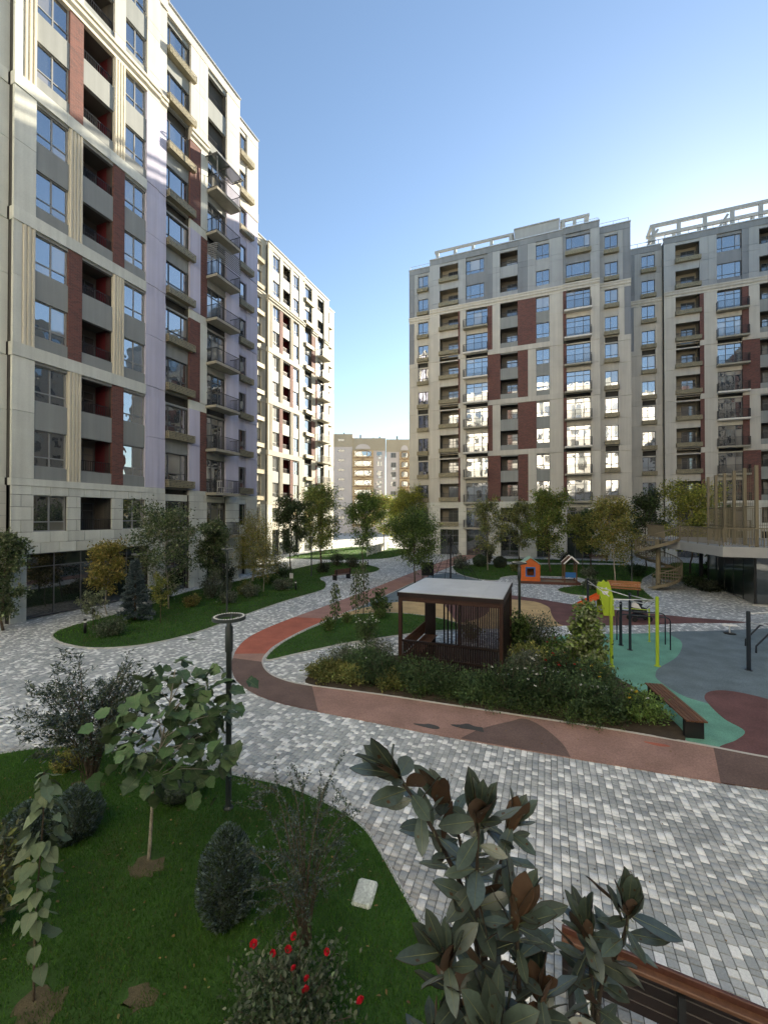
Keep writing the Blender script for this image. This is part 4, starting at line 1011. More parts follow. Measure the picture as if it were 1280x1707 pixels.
for sx in (-1,1):
    o = ob('roof_board', boxmesh(.72,1.1,.03,m_wood,'roof_board'), t, (.465,-.1,1.92)); o.rotation_euler = (0, .78 if sx > 0 else pi-.78, 0)
    for y in (-.13,1.0):
        o = ob('verge_board', boxmesh(.76,.03,.09,m_white,'verge_board'), t, (.465,y,1.97)); o.rotation_euler = (0, .78 if sx > 0 else pi-.78, 0)

# ---- climbing net
t = thing('climbing_net', (-7.51,34.22,.01), 'rope climbing net on a tall black pole behind the gazebo roof', 'climbing net')
ob('mast', B().lathe([(.12,0),(.12,.02),(.07,.03),(.07,3.6),(.03,3.65)], 12).mesh('mast', m_black), t)
rp = B(); R_ = 2.3; n = 8; rings = [(.25,2.9),(.8,2.1),(1.35,1.35),(1.85,.7)]
for i in range(n):
    a_ = 2*pi*i/n; pts = [(.07*cos(a_),.07*sin(a_),3.4)]+[(r*cos(a_),r*sin(a_),z) for r, z in rings]+[(R_*cos(a_),R_*sin(a_),0)]
    rp.tube(pts, .018, 5)
    for r, z in rings[1:]:
        a2 = 2*pi*(i+1)/n; rp.tube([(r*cos(a_),r*sin(a_),z),((r*.97)*cos((a_+a2)/2),(r*.97)*sin((a_+a2)/2),z-.08),(r*cos(a2),r*sin(a2),z)], .014, 5)
ob('net', rp.mesh('net', m_black), t)
t = thing('information_board', (-9.2,33.2,.02), 'black information board on two legs beside the climbing net', 'board', None, radians(10))
ob('board', B().box(-.5,.5,0,.06,.25,1.35).mesh('board', m_black), t)
for x in (-.45,.39): ob('leg', boxmesh(.06,.05,.26,m_black,'leg'), t, (x,.005,0))

# ---- garden plaque in the near lawn
t = ob('stone_plaque', B().cbox(-.14,.14,-.19,.19,0,.05,.03).mesh('stone_plaque', M('pale_stone_flecked',(.62,.66,.58),.7,.2,6,.3,30)), None, (-2.33,5.2,.035), (.14,0,radians(6)), 'pale rounded stone plaque lying in the near lawn', 'plaque')

# ---- pavilion with roof deck, spiral stair and ball cage
m_brz = M('bronze_paint', (.20,.17,.11), .5, .08, 2, metal=.1); m_fascia = M('grey_fascia', (.36,.36,.35), .6, .06)
pv_ = thing('pavilion', (11.2,30.3,0), 'glass-walled pavilion with a railed roof deck at the right', 'pavilion')
ob('plinth', B().box(-.15,15,-.15,11,0,.08).mesh('plinth', m_conc), pv_)
for i in range(6): ob('mullion', boxmesh(.06,.06,2.77,m_black,'mullion'), pv_, (-.03,i*1.46-.03,.08))
for i in range(1,9): ob('mullion', boxmesh(.06,.06,2.77,m_black,'mullion'), pv_, (.03+i*1.6,-.03,.08))
for i in range(5): ob('pane', boxmesh(.014,1.40,2.75,m_shop,'pane'), pv_, (-.007,i*1.46+.03,.09))
for i in range(8):
    ob('pane', boxmesh(1.54,.014,2.75,m_shop,'pane'), pv_, (.095+i*1.6,-.007,.09))
for x, y in ((.12,.12),(-.6,6.9),(.12,7.6)): ob('column', B().box(x-.1,x+.1,y-.1,y+.1,.08 if x > 0 else 0,2.87).mesh('column', m_black), pv_)
ob('inner_wall', boxmesh(12,.2,2.75,m_dgrey,'inner_wall'), pv_, (1.5,5,.08))
dk = [(-3.3,4.7),(-2.7,3.6),(-1.9,-1.3),(14.5,-1.3),(14.5,11),(-3.3,11)]
ob('deck_slab', B().prism(dk, 2.87, 3.42, bottom=True).mesh('deck_slab', m_fascia), pv_)
ob('deck_floor', B().prism([(x*.995+.02,y*.995+.02) for x,y in dk], 3.421, 3.45).mesh('deck_floor', m_conc), pv_)
def railing(pts, h=1.05, step=.13, t_=.03, mat=m_brz):
    b = B()
    for p, q in zip(pts[:-1], pts[1:]):
        p, q = Vector(p), Vector(q); n = max(2, int((q-p).length/step))
        b.bar(p+Vector((0,0,h)), q+Vector((0,0,h)), .05); b.bar(p+Vector((0,0,.1)), q+Vector((0,0,.1)), .03)
        for i in range(n+1):
            m_ = p+(q-p)*i/n; b.bar(m_+Vector((0,0,0 if i % 9 == 0 else .1)), m_+Vector((0,0,h)), .045 if i % 9 == 0 else t_)
    return b.mesh('railing', mat)
ob('railing', railing([(-2.72,3.8,3.45),(-1.83,-1.2,3.45),(0,-1.2,3.45)]), pv_); ob('railing', railing([(0,-1.2,3.45),(14.4,-1.2,3.45)]), pv_); ob('railing', railing([(-3.2,10.9,3.45),(-3.2,5.6,3.45)]), pv_)
cg = thing('ball_cage', (11.2,30.3,3.45), 'tall bronze mesh cage standing on the pavilion deck', 'cage')
CP = [(-.25,6.5),(-.25,5.0),(-.25,3.5),(-.25,2.0),(-.25,.5),(-.25,-1.0)]
for x, y in CP+[(3.5,6.5),(7,6.5),(3.5,-1.0),(7,-1.0)]: ob('post', boxmesh(.14,.14,4.6,m_brz,'post'), cg, (x-.07,y-.07,0))
for p, q in zip(CP[:-1], CP[1:]):
    b = B(); y0, y1 = min(p[1],q[1])+.08, max(p[1],q[1])-.08
    n = int((y1-y0)/.11)
    for i in range(1, n): y = y0+(y1-y0)*i/n; b.box(-.258,-.242,y-.009,y+.009,.06,2.3)
    for z in (.06,1.1,2.3): b.box(-.27,-.23,y0,y1,z-.015,z+.015)
    ob('mesh_panel', b.mesh('mesh_panel', m_brz), cg)
    b = B()
    for i in range(1, n//2): y = y0+(y1-y0)*i/(n//2); b.box(-.256,-.244,y-.006,y+.006,2.32,4.5)
    for z in (3.0,3.7,4.5): b.box(-.254,-.246,y0,y1,z-.006,z+.006)
    ob('net_panel', b.mesh('net_panel', m_brz), cg)
b = B()
for i in range(1,64): x = -.2+i*.11; b.box(x-.009,x+.009,6.492,6.508,.06,2.3)
for z in (.06,1.1,2.3): b.box(-.18,6.93,6.48,6.52,z-.015,z+.015)
ob('mesh_panel', b.mesh('mesh_panel', m_brz), cg)
st = thing('spiral_stair', (7.45,35.1,0), 'bronze spiral stair climbing to the pavilion deck', 'staircase')
ob('column', B().lathe([(.16,0),(.16,3.45)], 16).mesh('column', m_brz), st)
NT, A0, A1 = 19, radians(-115), radians(-115+440)
for i in range(NT):
    a_ = A0+(A1-A0)*i/NT; z = 3.45*(i+1)/NT
    o = ob('tread', cached('tread', lambda: B().add([(.15,-.06,-.05),(1.4,-.30,-.05),(1.4,.30,-.05),(.15,.06,-.05),(.15,-.06,0),(1.4,-.30,0),(1.4,.30,0),(.15,.06,0)], [(0,3,2,1),(4,5,6,7),(0,1,5,4),(1,2,6,5),(2,3,7,6),(3,0,4,7)]).mesh('tread', m_brz)), st, (0,0,z)); o.rotation_euler = (0,0,a_)
b = B(); s2 = B(); n = 60; top_, bot = [], []
for i in range(n+1):
    a_ = A0+(A1-A0)*i/n; z = 3.45*i/n+.1; x, y = 1.42*cos(a_), 1.42*sin(a_); top_.append((x,y,z+1.0)); bot.append((x,y,z-.02))
    if i % 1 == 0: b.bar((x,y,z), (x,y,z+1.0), .03)
b.tube(top_, .035, 6)
ob('railing', b.mesh('railing', m_brz), st)
for p, q in zip(bot[:-1], bot[1:]): s2.add([p,q,(q[0],q[1],q[2]+.22),(p[0],p[1],p[2]+.22),(p[0]*1.015,p[1]*1.015,p[2]),(q[0]*1.015,q[1]*1.015,q[2]),(q[0]*1.015,q[1]*1.015,q[2]+.22),(p[0]*1.015,p[1]*1.015,p[2]+.22)], [(0,1,2,3),(7,6,5,4),(3,2,6,7),(0,4,5,1)])
ob('stringer', s2.mesh('stringer', m_brz), st)
ob('landing', B().box(-.6,1.2,.6,1.6,3.36,3.45).mesh('landing', m_brz), st)

# ---- pale slatted fence far down the path
t = thing('slatted_fence', (-21.4,48.5,.0), 'pale timber fence at the sunlit far end of the path', 'fence', None, radians(97))
for i in range(6): ob('post', boxmesh(.1,.1,1.3,m_white,'post'), t, (i*2.2,0,0))
for i in range(30): ob('slat', boxmesh(.3,.03,1.1,m_slabw,'slat'), t, (.1+i*.365,.1,.1))
# ---- two white chairs on a balcony
def chair(loc, rot, lb):
    t = thing('plastic_chair', loc, lb, 'chair', 'white chairs on the lowest brick-side balcony', rot)
    ob('seat', B().cbox(-.21,.21,-.21,.21,.40,.44,.02).mesh('seat', m_white), t)
    for x, y in ((-.19,-.19),(.15,-.19),(-.19,.15),(.15,.15)): ob('leg', boxmesh(.04,.04,.40,m_white,'leg'), t, (x,y,0))
    for x in (-.2,-.06,.08,.16): ob('back_slat', boxmesh(.045,.03,.42,m_white,'back_slat'), t, (x,.18,.44))
    ob('back_rail', boxmesh(.42,.03,.06,m_white,'back_rail'), t, (-.21,.18,.86))
zc = ZS(1)-.72
chair((-23.35,25.0,zc), radians(200), 'white plastic chair nearer the camera on the balcony above the stone base')
chair((-23.3,25.9,zc), radians(250), 'white plastic chair further along the balcony above the stone base')

# ================================================================ PLANTS
TM = {
 'diamond': (np.array([(0,0,0),(.45,.5,.06),(1,0,-.05),(.45,-.5,.06)]), [np.array([[0,1,2,3]])]),
 'ovate': (np.array([(0,0,0),(.33,0,-.04),(.68,0,-.05),(1,0,-.12),(.3,.46,.05),(.66,.4,.03),(.3,-.46,.05),(.66,-.4,.03)]), [np.array([[1,2,5,4],[2,1,6,7]]), np.array([[0,1,4],[2,3,5],[1,0,6],[3,2,7]])]),
 'blade': (np.array([(0,-.5,0),(0,.5,0),(1,0,0)]), [np.array([[0,1,2]])]),
}
def unit(v): return v/np.maximum(np.linalg.norm(v, axis=-1, keepdims=True), 1e-9)
def cloud(name, pos, dirs, L_, Wd, cols, tm='diamond', mat=None, up=.9, g=None):
    """one mesh of many small leaves: position, direction, length, width and colour of each"""
    g = g or rng; N_ = len(pos); T, FT = TM[tm]
    dirs = unit(dirs); nr = g.normal(size=(N_,3))*.6; nr[:,2] += up
    side = unit(np.cross(nr, dirs)); u = np.cross(dirs, side)
    L_ = np.broadcast_to(L_, (N_,)); Wd = np.broadcast_to(Wd, (N_,))
    V = pos[:,None]+dirs[:,None]*(T[None,:,0,None]*L_[:,None,None])+side[:,None]*(T[None,:,1,None]*Wd[:,None,None])+u[:,None]*(T[None,:,2,None]*L_[:,None,None])
    m = len(T); off = (np.arange(N_)*m)[:,None,None]
    return np_mesh(name, V.reshape(-1,3), [(f[None]+off).reshape(-1,f.shape[1]) for f in FT], mat or m_leaf, np.repeat(cols, m, 0))
def tints(n, pal, g, v=.28):
    pal = np.array(pal); a_ = g.integers(0, len(pal), n); b_ = g.integers(0, len(pal), n); t = g.uniform(0,1,(n,1))
    return (pal[a_]*(1-t)+pal[b_]*t)*np.exp(g.normal(0, v, (n,1)))

GREEN = [(.085,.135,.032),(.06,.105,.028),(.115,.165,.045)]
DEEP = [(.045,.078,.03),(.06,.095,.036),(.035,.06,.027)]
GOLD = [(.21,.175,.055),(.16,.16,.05),(.12,.14,.04),(.25,.195,.075)]
OLIVE = [(.15,.165,.05),(.105,.135,.04),(.20,.19,.06)]
GREYG = [(.125,.145,.095),(.09,.115,.072),(.16,.175,.12)]
DARK = [(.042,.052,.03),(.058,.064,.038),(.03,.04,.026)]
BLUE = [(.10,.14,.145),(.075,.11,.115),(.15,.195,.20)]
LIME = [(.25,.27,.05),(.17,.21,.04),(.31,.29,.075)]

def skeleton(h, cw, cb, g, kind, nb, lean=(0,0)):
    """axis and branches of a tree: list of (points, radii factor)"""
    ax = [(0,0,0)]; x = y = 0
    for i in range(1, 9):
        x += g.normal(0,.012)*h+lean[0]*h/8; y += g.normal(0,.012)*h+lean[1]*h/8; ax.append((x,y,h*.9*i/8))
    ax = np.array(ax); br = []
    def axis(z): return np.array([np.interp(z, ax[:,2], ax[:,0]), np.interp(z, ax[:,2], ax[:,1]), z])
    for i in range(nb):
        t = (i+.5)/nb; z0 = cb*.85+(h*.88-cb*.85)*t; a_ = i*2.39996+g.normal(0,.35)
        if kind == 'round': env = math.sqrt(max(.05, 1-(2*t-.9)**2)); el = .25+.9*t
        elif kind == 'cone': env = 1.05-.85*t; el = .35+.3*t
        elif kind == 'weep': env = .55+.5*math.sin(pi*min(1,t+.15)); el = .9
        else: env = math.sqrt(max(.08, 1-(2*t-.85)**2))*.95; el = .45+.75*t
        ln = cw/2*env*g.uniform(.7,1.15)/max(cos(el),.45)
        if kind == 'weep': ln = cw/2*env*g.uniform(.8,1.2)
        d = np.array([cos(a_)*cos(el), sin(a_)*cos(el), sin(el)]); p0 = axis(z0); pts = [p0]
        for q in range(1, 4):
            pts.append(p0+d*ln*q/3+g.normal(0,.05,3)*ln+np.array([0,0,-.10*ln*(q/3)**2 if kind != 'weep' else -.5*ln*(q/3)**2]))
        br.append(pts)
        for q in range(3):
            s_ = pts[1]+(pts[3]-pts[1])*g.uniform(.1,.9); d2 = unit(d+g.normal(0,.65,3)); l2 = ln*g.uniform(.3,.5)
            br.append([s_, s_+d2*l2*.5, s_+d2*l2+np.array([0,0,-.05*l2])])
    return ax, br

def tree(name, loc, h, cw, cb, n, L_, pal, label, kind='oval', r=.05, bark=None, seed=0, nb=16, lean=(0,0), group='courtyard trees', droop=.35, wr=.55, tm='diamond', z=.03, spread=.085):
    g = np.random.default_rng(seed+100); t = thing(name, (loc[0],loc[1],z), label, 'tree', group)
    n = int(n*2.1); L_ = L_*1.12
    ax, br = skeleton(h, cw, cb, g, kind, nb, lean); b = B()
    b.tube([(0,0,-.05)]+[tuple(p) for p in ax[1:]], [r*1.25]+[r*(1-.85*i/8) for i in range(1,9)], 8)
    for i, p in enumerate(br): b.tube([tuple(q) for q in p], [r*(.38 if len(p) == 4 else .2)*(1-.75*j/(len(p)-1)) for j in range(len(p))], 5, cap=False)
    ob('trunk', b.mesh('trunk', bark or m_bark, True), t)
    wts = np.array([sum(np.linalg.norm(np.array(p[i+1])-np.array(p[i])) for i in range(len(p)-1)) for p in br]); wts /= wts.sum()
    wts *= g.uniform(.45,1.6,len(br)); wts /= wts.sum()
    pick = g.choice(len(br), n, p=wts); u = np.sqrt(g.uniform(.06,1,n)) ; pos = np.zeros((n,3)); dr = np.zeros((n,3))
    for i, p in enumerate(br):
        k = pick == i
        if not k.any(): continue
        P_ = np.array(p); tt = u[k]*(len(p)-1); j = np.minimum(tt.astype(int), len(p)-2); f = (tt-j)[:,None]
        pos[k] = P_[j]*(1-f)+P_[j+1]*f; dr[k] = unit(P_[-1]-P_[0])
    pos += g.normal(0, spread*cw, (n,3))*np.array([1,1,.8])
    if kind == 'weep': pos[:,2] -= g.exponential(.16*h, n)*.9; pos[:,2] = np.maximum(pos[:,2], cb*.6)
    dirs = dr*.5+g.normal(0,.7,(n,3)); dirs[:,2] -= droop if kind != 'weep' else 1.2
    Ls = L_*g.uniform(.6,1.25,n)
    ob('crown', cloud('crown', pos, dirs, Ls, Ls*wr, tints(n, np.array(pal)*np.array([1.6,1.55,1.3]), g), tm, m_leaf, g=g), t)
    return t

def shrub(name, loc, w_, h, n, L_, pal, label, seed=0, group=None, stems=16, up=.55, wr=.5, base=.06, tm='diamond', mat=None, flowers=None, z=.03, loose=1.0, cat='shrub'):
    g = np.random.default_rng(seed+500); t = thing(name, (loc[0],loc[1],z), label, cat, group); b = B(); tips = []; n = int(n*1.35)
    for i in range(stems):
        a_ = i*2.4+g.normal(0,.3); rr = math.sqrt((i+.5)/stems)*w_/2*g.uniform(.75,1.1); zz = h*(.95-.55*(rr/(w_/2))**2)*g.uniform(.72,1.05)
        p = np.array([rr*cos(a_), rr*sin(a_), zz]); m_ = p*np.array([.45,.45,.55]); tips.append((m_, p))
        b.tube([(.03*cos(a_),.03*sin(a_),-.04), tuple(m_), tuple(p)], [.012*h+.004,.008*h+.003,.003], 5, cap=False)
    ob('stems', b.mesh('stems', m_bark, True), t)
    k = g.integers(0, stems, n); u = g.uniform(0,1,n)**.75
    A_ = np.array([m_ for m_, p in tips])[k]; Z_ = np.array([p for m_, p in tips])[k]
    lo = A_*np.array([.9,.9,base/.5]); pos = lo*(1-u[:,None])+Z_*u[:,None]+g.normal(0,.075*w_*loose,(n,3))*np.array([1,1,.75]); pos[:,2] = np.maximum(pos[:,2], .03)
    dirs = unit(Z_)*.5+g.normal(0,.6,(n,3)); dirs[:,2] += up*.4; Ls = L_*g.uniform(.6,1.3,n)
    ob('foliage', cloud('foliage', pos, dirs, Ls, Ls*wr, tints(n, np.array(pal)*1.25, g), tm, mat or m_leaf, g=g), t)
    if flowers:
        nf, fl_, fc = flowers; q = g.integers(0, n, nf*7); q = q[pos[q,2] > h*.55][:nf]; m = len(q)
        fp = np.repeat(pos[q], 6, 0)+np.array([0,0,.04]); fd = g.normal(0,1,(m*6,3)); fd[:,2] = np.abs(fd[:,2])*.6
        ob('blossoms', cloud('blossoms', fp, fd, fl_, fl_*.8, tints(m*6, fc, g, .12), 'diamond', m_leaf, g=g), t, kind='stuff')
    return t

def egg(name, loc, w_, h, n, L_, pal, label, seed=0, group=None, belly=.42):
    """tight clipped or dwarf evergreen: a shell of short shoots over a dark body"""
    g = np.random.default_rng(seed+900); t = thing(name, (loc[0],loc[1],.03), label, 'shrub', group)
    def rad(s_): return w_/2*np.where(s_ < belly, np.sqrt(np.clip(1-((belly-s_)/belly*.8)**2,0,1)), np.cos((s_-belly)/(1-belly)*pi/2)**.72)
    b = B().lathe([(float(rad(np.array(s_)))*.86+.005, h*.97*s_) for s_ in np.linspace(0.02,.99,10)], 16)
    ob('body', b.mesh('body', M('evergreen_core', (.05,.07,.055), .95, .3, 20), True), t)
    s_ = g.uniform(.01,1,n); a_ = g.uniform(0,2*pi,n); lump = 1+.06*np.sin(a_*5+s_*9)+.05*np.sin(a_*3-s_*14); R_ = rad(s_)*.9*lump
    pos = np.stack([R_*np.cos(a_), R_*np.sin(a_), h*.95*s_], 1); out = np.stack([np.cos(a_), np.sin(a_), .6+s_*1.2], 1)
    Ls = L_*g.uniform(.5,1.3,n)
    ob('foliage', cloud('foliage', pos, out+g.normal(0,.35,(n,3)), Ls, Ls*.32, tints(n, np.array(pal)*1.55, g, .3), 'diamond', m_leaf, up=0, g=g), t)
    return t

def spruce(name, loc, h, w_, label, pal, seed=0, n=5200):
    n = int(n*1.7); g = np.random.default_rng(seed+1300); t = thing(name, (loc[0],loc[1],.03), label, 'tree', 'courtyard trees'); b = B()
    b.tube([(0,0,-.05),(0,0,h*.98)], [.06*h/3,.008], 8); P_, D_ = [], []
    for i in range(64):
        s_ = (i/64)**.95; z = h*(.06+.9*s_); ln = w_/2*(1.02-s_)*g.uniform(.8,1.12)+.04; a_ = i*2.4+g.normal(0,.3)
        p0 = np.array([0,0,z]); p1 = np.array([cos(a_)*ln, sin(a_)*ln, z-.10*ln+.05*s_]); b.tube([tuple(p0),tuple(p1)], [.012,.003], 4, cap=False)
        m = max(12, int(n/64*(1.25-s_)*1.5)); u = g.uniform(.12,1,m)**.8; P_.append(p0+(p1-p0)*u[:,None]+g.normal(0,.03*w_,(m,3))*np.array([1,1,.45])); d = unit(p1-p0)+g.normal(0,.55,(m,3)); d[:,2] += .15; D_.append(d)
    ob('trunk', b.mesh('trunk', m_bark, True), t); pos, d = np.concatenate(P_), np.concatenate(D_)
    ob('crown', cloud('crown', pos, d, .13*h/3*g.uniform(.6,1.3,len(pos)), .05*h/3, tints(len(pos), pal, g), 'diamond', m_leaf, up=.3, g=g), t); return t

# ---- grass
def grass(poly, dens, hgt, wid, label, seed, pal=((.05,.15,.014),(.038,.11,.013),(.085,.175,.022)), z=.028, clip=None, bare=()):
    g = np.random.default_rng(seed); P_ = np.array(poly); lo, hi = P_.min(0), P_.max(0)
    n = int(np.prod(hi-lo)*dens); X = g.uniform(lo[0],hi[0],n); Y = g.uniform(lo[1],hi[1],n); k = inside(poly, X, Y)
    if clip: k &= clip(X, Y)
    for bx, by, br_ in bare: k &= (np.hypot(X-bx, Y-by) > br_*g.uniform(.5,1.3,n))
    X, Y = X[k], Y[k]; n = len(X); pos = np.stack([X, Y, np.full(n,z)], 1)
    d = g.normal(0,.38,(n,3)); d[:,2] = 1; patch = .5+.5*np.sin(X*.9+1.3*np.sin(Y*.7))*np.sin(Y*1.1+X*.3)
    c = tints(n, pal, g, .25)*(0.8+.45*patch[:,None]); dry = g.uniform(0,1,n) < .03+.14*(np.sin(X*2.1+2*np.sin(Y*1.7)) > .72); c[dry] = np.array((.16,.14,.06))*g.uniform(.7,1.2,(dry.sum(),1))
    return ob('grass', cloud('grass', pos, d, hgt*g.uniform(.5,1.3,n), wid, c, 'blade', m_grass, up=0, g=g), None, label=label, cat='grass', kind='stuff')
grass(lawn0, 3600, .055, .0065, 'mown grass of the near lawn at the lower left', 1, clip=lambda X, Y: (-X*sa+Y*ca > 2.6) & ((X*ca+Y*sa) > -1.05*(-X*sa+Y*ca)), bare=((-5.55,4.5,.25),(-8.2,5.35,.3),(-3.0,3.9,.2),(-5.2,2.8,.25),(-4.2,3.2,.15),(-5.26,5.85,.1)))
grass(strip, 260, .07, .022, 'mown grass of the long lawn strip before the left building', 2)
grass(lawn2, 500, .06, .016, 'mown grass of the pointed lawn behind the gazebo', 3)
grass(lawn_r, 130, .08, .03, 'mown grass around the playhouse', 4); grass(lawn_s, 150, .08, .03, 'mown grass of the small lawn behind the slide bench', 5)
grass(lawn_pav, 90, .09, .035, 'mown grass behind the spiral stair', 6); grass(lawn_far, 70, .09, .04, 'sunlit grass at the foot of the far block', 7); grass(lawn_b, 90, .09, .035, 'mown grass before the building entrance', 8)

# ---- trees along the lawn strip
tree('small_tree', (-21.6,15.0), 3.8, 1.75, 1.35, 2600, .12, GOLD, 'small golden-leaved tree before the dark shop front', seed=1, r=.03, bark=m_barkp)
spruce('blue_spruce', (-19.02,14.62), 3.1, 1.5, 'blue spruce on the lawn strip before the shop front', BLUE, 2)
tree('young_tree', (-19.6,17.08), 5.4, 3.3, 1.3, 3600, .13, GREYG+DEEP, 'sparse grey-green tree beside the blue spruce', seed=3, r=.045, bark=m_barkp, nb=18)
tree('sapling', (-17.36,14.66), 2.3, .8, .9, 420, .11, OLIVE, 'thin staked sapling in front of the blue spruce', seed=4, r=.016, nb=9)
shrub('spreading_shrub', (-17.56,12.4), 1.5, .85, 1700, .09, GREYG+DEEP, 'spreading grey-green shrub near the tip of the lawn strip', 5, 'shrubs on the lawn strip')
tree('little_tree', (-19.3,12.75), 1.5, .9, .6, 380, .11, GREYG, 'little bare-topped tree behind the near bollard light', seed=6, r=.014, nb=9)
tree('narrow_tree', (-23.0,11.2), 4.6, 1.9, .7, 2600, .14, GREYG+DEEP, 'narrow tree cut by the left edge of the picture', seed=7, r=.05)
tree('maple_tree', (-20.9,21.4), 5.0, 2.0, 1.5, 3000, .16, DEEP+GREYG, 'dark maple with a bushy crown beside the stone-clad pier', seed=8, r=.05)
tree('weeping_tree', (-21.8,26.8), 6.1, 3.4, 2.0, 5200, .13, OLIVE+GOLD, 'weeping golden-green tree below the balconies', 'weep', seed=9, r=.07, bark=m_barkp, nb=18, wr=.3)
tree('small_birch', (-17.91,23.16), 3.1, 2.0, 1.0, 1700, .11, GOLD+GREYG, 'small pale-trunked birch in front of the weeping tree', seed=10, r=.03, bark=m_barkp)
tree('plum_tree', (-22.4,33.0), 7.0, 2.9, 2.0, 4200, .17, DARK+DEEP, 'dark-leaved tree between the weeping tree and the tall green tree', 'round', seed=11, r=.07)
tree('tall_tree', (-21.2,36.6), 8.1, 4.2, 1.9, 7000, .17, GREEN+OLIVE, 'tall broad green tree in the middle of the left row', seed=12, r=.09, nb=22)
tree('ash_tree', (-16.9,36.9), 7.5, 3.3, 2.2, 5200, .18, GREEN, 'green ash at the far end of the lawn strip', seed=13, r=.06, nb=18, wr=.4)
tree('yellowing_tree', (-18.2,55.2), 8.4, 4.6, 2.4, 4600, .22, LIME+OLIVE, 'sunlit yellowing tree at the corner of the block across', seed=14, r=.09, nb=18, z=0)
tree('background_tree', (-20.5,60.5), 7.8, 4.4, 2.0, 3200, .24, OLIVE+GREEN, 'green tree behind the ash at the end of the path', seed=15, r=.09, z=0)
tree('background_tree', (-26.0,66.0), 8.2, 4.8, 2.0, 3200, .26, GREEN+GOLD, 'tree far down the path between the two rows of blocks', seed=16, r=.1, z=0)
tree('background_tree', (-15.5,63.0), 7.0, 4.0, 1.8, 2600, .24, GREEN, 'tree peeping past the corner of the facing block', seed=17, r=.08, z=0)
tree('globe_tree', (-9.4,30.3), 4.6, 3.5, 1.75, 7000, .13, DEEP+GREEN, 'dense dark globe-headed tree behind the gazebo', 'round', seed=18, r=.06, nb=22, spread=.1)
# ---- trees before the facing block
tree('birch_tree', (-5.28,40.41), 6.7, 2.6, 2.0, 2600, .17, OLIVE+GREYG, 'slender pale-trunked birch before the facing block', seed=20, r=.05, bark=m_barkp, nb=20)
tree('hornbeam', (-3.0,49.9), 7.0, 3.1, 1.9, 3200, .2, GREYG+OLIVE, 'pale green tree behind the orange playhouse', seed=21, r=.06, z=0)
tree('linden_tree', (.3,41.2), 7.4, 3.7, 2.0, 5200, .18, GREEN+OLIVE, 'large green tree behind the play hut', seed=22, r=.08, nb=20)
tree('dark_tree', (4.1,46.3), 5.9, 2.7, 1.5, 3000, .18, DEEP, 'dark tree beside the golden one', seed=23, r=.06)
tree('golden_tree', (4.9,36.5), 6.2, 3.2, 1.8, 5200, .14, GOLD+OLIVE, 'golden-green tree with a straight pale trunk beside the stair', seed=24, r=.055, bark=m_barkp, nb=22)
tree('thin_tree', (3.2,42.5), 5.6, 1.8, 2.2, 1200, .17, OLIVE, 'thin tree between the green and the golden tree', seed=25, r=.04)
tree('round_tree', (11.9,44.6), 7.6, 4.2, 2.4, 5200, .18, LIME+OLIVE, 'round yellow-green tree behind the deck railing', 'round', seed=26, r=.08, nb=20)
tree('dark_tree', (8.9,46.2), 7.0, 3.4, 2.0, 3600, .19, DEEP+DARK, 'dark tree rising behind the spiral stair', seed=27, r=.07)
spruce('pine_tree', (13.6,41.8), 6.2, 3.2, 'dark pine behind the deck railing', DEEP, 28, 5000)
for i, (x, y, w_, h, pal, lb) in enumerate(((-6.4,43.2,1.5,1.2,DEEP,'clipped round bush left of the birch'), (-4.4,42.9,1.3,1.1,DARK,'dark round bush right of the birch'))):
    egg('clipped_bush', (x,y), w_, h, 1500, .16, pal, lb, 40+i, 'clipped bushes before the facing block', .5)
for i, (x, y, w_, h, pal, lb) in enumerate(((-7.9,40.4,1.7,1.5,GREYG,'loose bush beside the climbing net'), (-5.9,46.5,1.5,2.6,DARK,'dark upright bush behind the birch'), (-2.6,40.6,1.4,1.1,OLIVE,'low bush behind the orange playhouse'), (3.3,39.2,1.3,.9,GREYG,'low bush right of the play hut'), (1.9,48.6,1.8,1.5,DARK,'dark bush near the entrance doors'), (2.9,32.8,1.2,.8,GREYG,'low bush on the small lawn behind the slide'), (7.2,41.2,1.8,1.2,DEEP,'bush at the foot of the spiral stair'), (10.1,36.6,2.2,.9,DEEP,'spreading bush beside the glass wall'), (10.4,35.0,1.9,.7,DARK,'low dark bush under the deck'))):
    shrub('bush', (x,y), w_, h, 900, .16, pal, lb, 60+i, 'bushes around the playground', z=.03 if i != 7 and i != 8 else 0)
# ---- low planting of the lawn strip
LOW = ((-21.9,18.5,1.9,1.1,DEEP,'dark spreading pine beside the sparse tree'), (-18.9,18.0,1.0,.7,GOLD,'small tan bush on the lawn strip'), (-20.6,22.6,1.0,.8,GREYG,'low bush under the dark maple'), (-17.6,19.5,1.2,.8,GREYG,'low grey bush nearest the ring lamp on the strip'), (-19.6,20.3,1.6,1.9,GREYG,'tall grey-green bush between the lamp and the maple'), (-18.6,22.2,1.1,1.0,OLIVE,'bush at the foot of the small birch'), (-17.7,21.6,1.5,1.0,GREYG,'spreading juniper left of the small birch'), (-17.2,24.4,1.7,.9,GREYG,'spreading juniper right of the small birch'), (-22.3,24.6,1.8,1.9,DARK,'dark bush against the building below the balconies'),
       (-20.6,29.5,1.5,1.0,DEEP,'round bush left of the path bench'), (-19.0,33.2,1.4,1.1,DARK,'dark bush behind the path bench'), (-20.3,38.3,1.8,1.6,DARK,'dark bush under the tall green tree'), (-18.2,37.6,1.5,1.3,DARK,'reddish-dark bush beside the ash trunk'), (-22.2,30.8,2.2,2.2,OLIVE,'loose bush behind the lawn sign'), (-19.6,26.2,1.1,.8,GREEN,'small bush beside the lawn sign'))
for i, (x, y, w_, h, pal, lb) in enumerate(LOW): shrub('low_shrub', (x,y), w_, h, 1100, .12, pal, lb, 80+i, 'shrubs on the lawn strip')
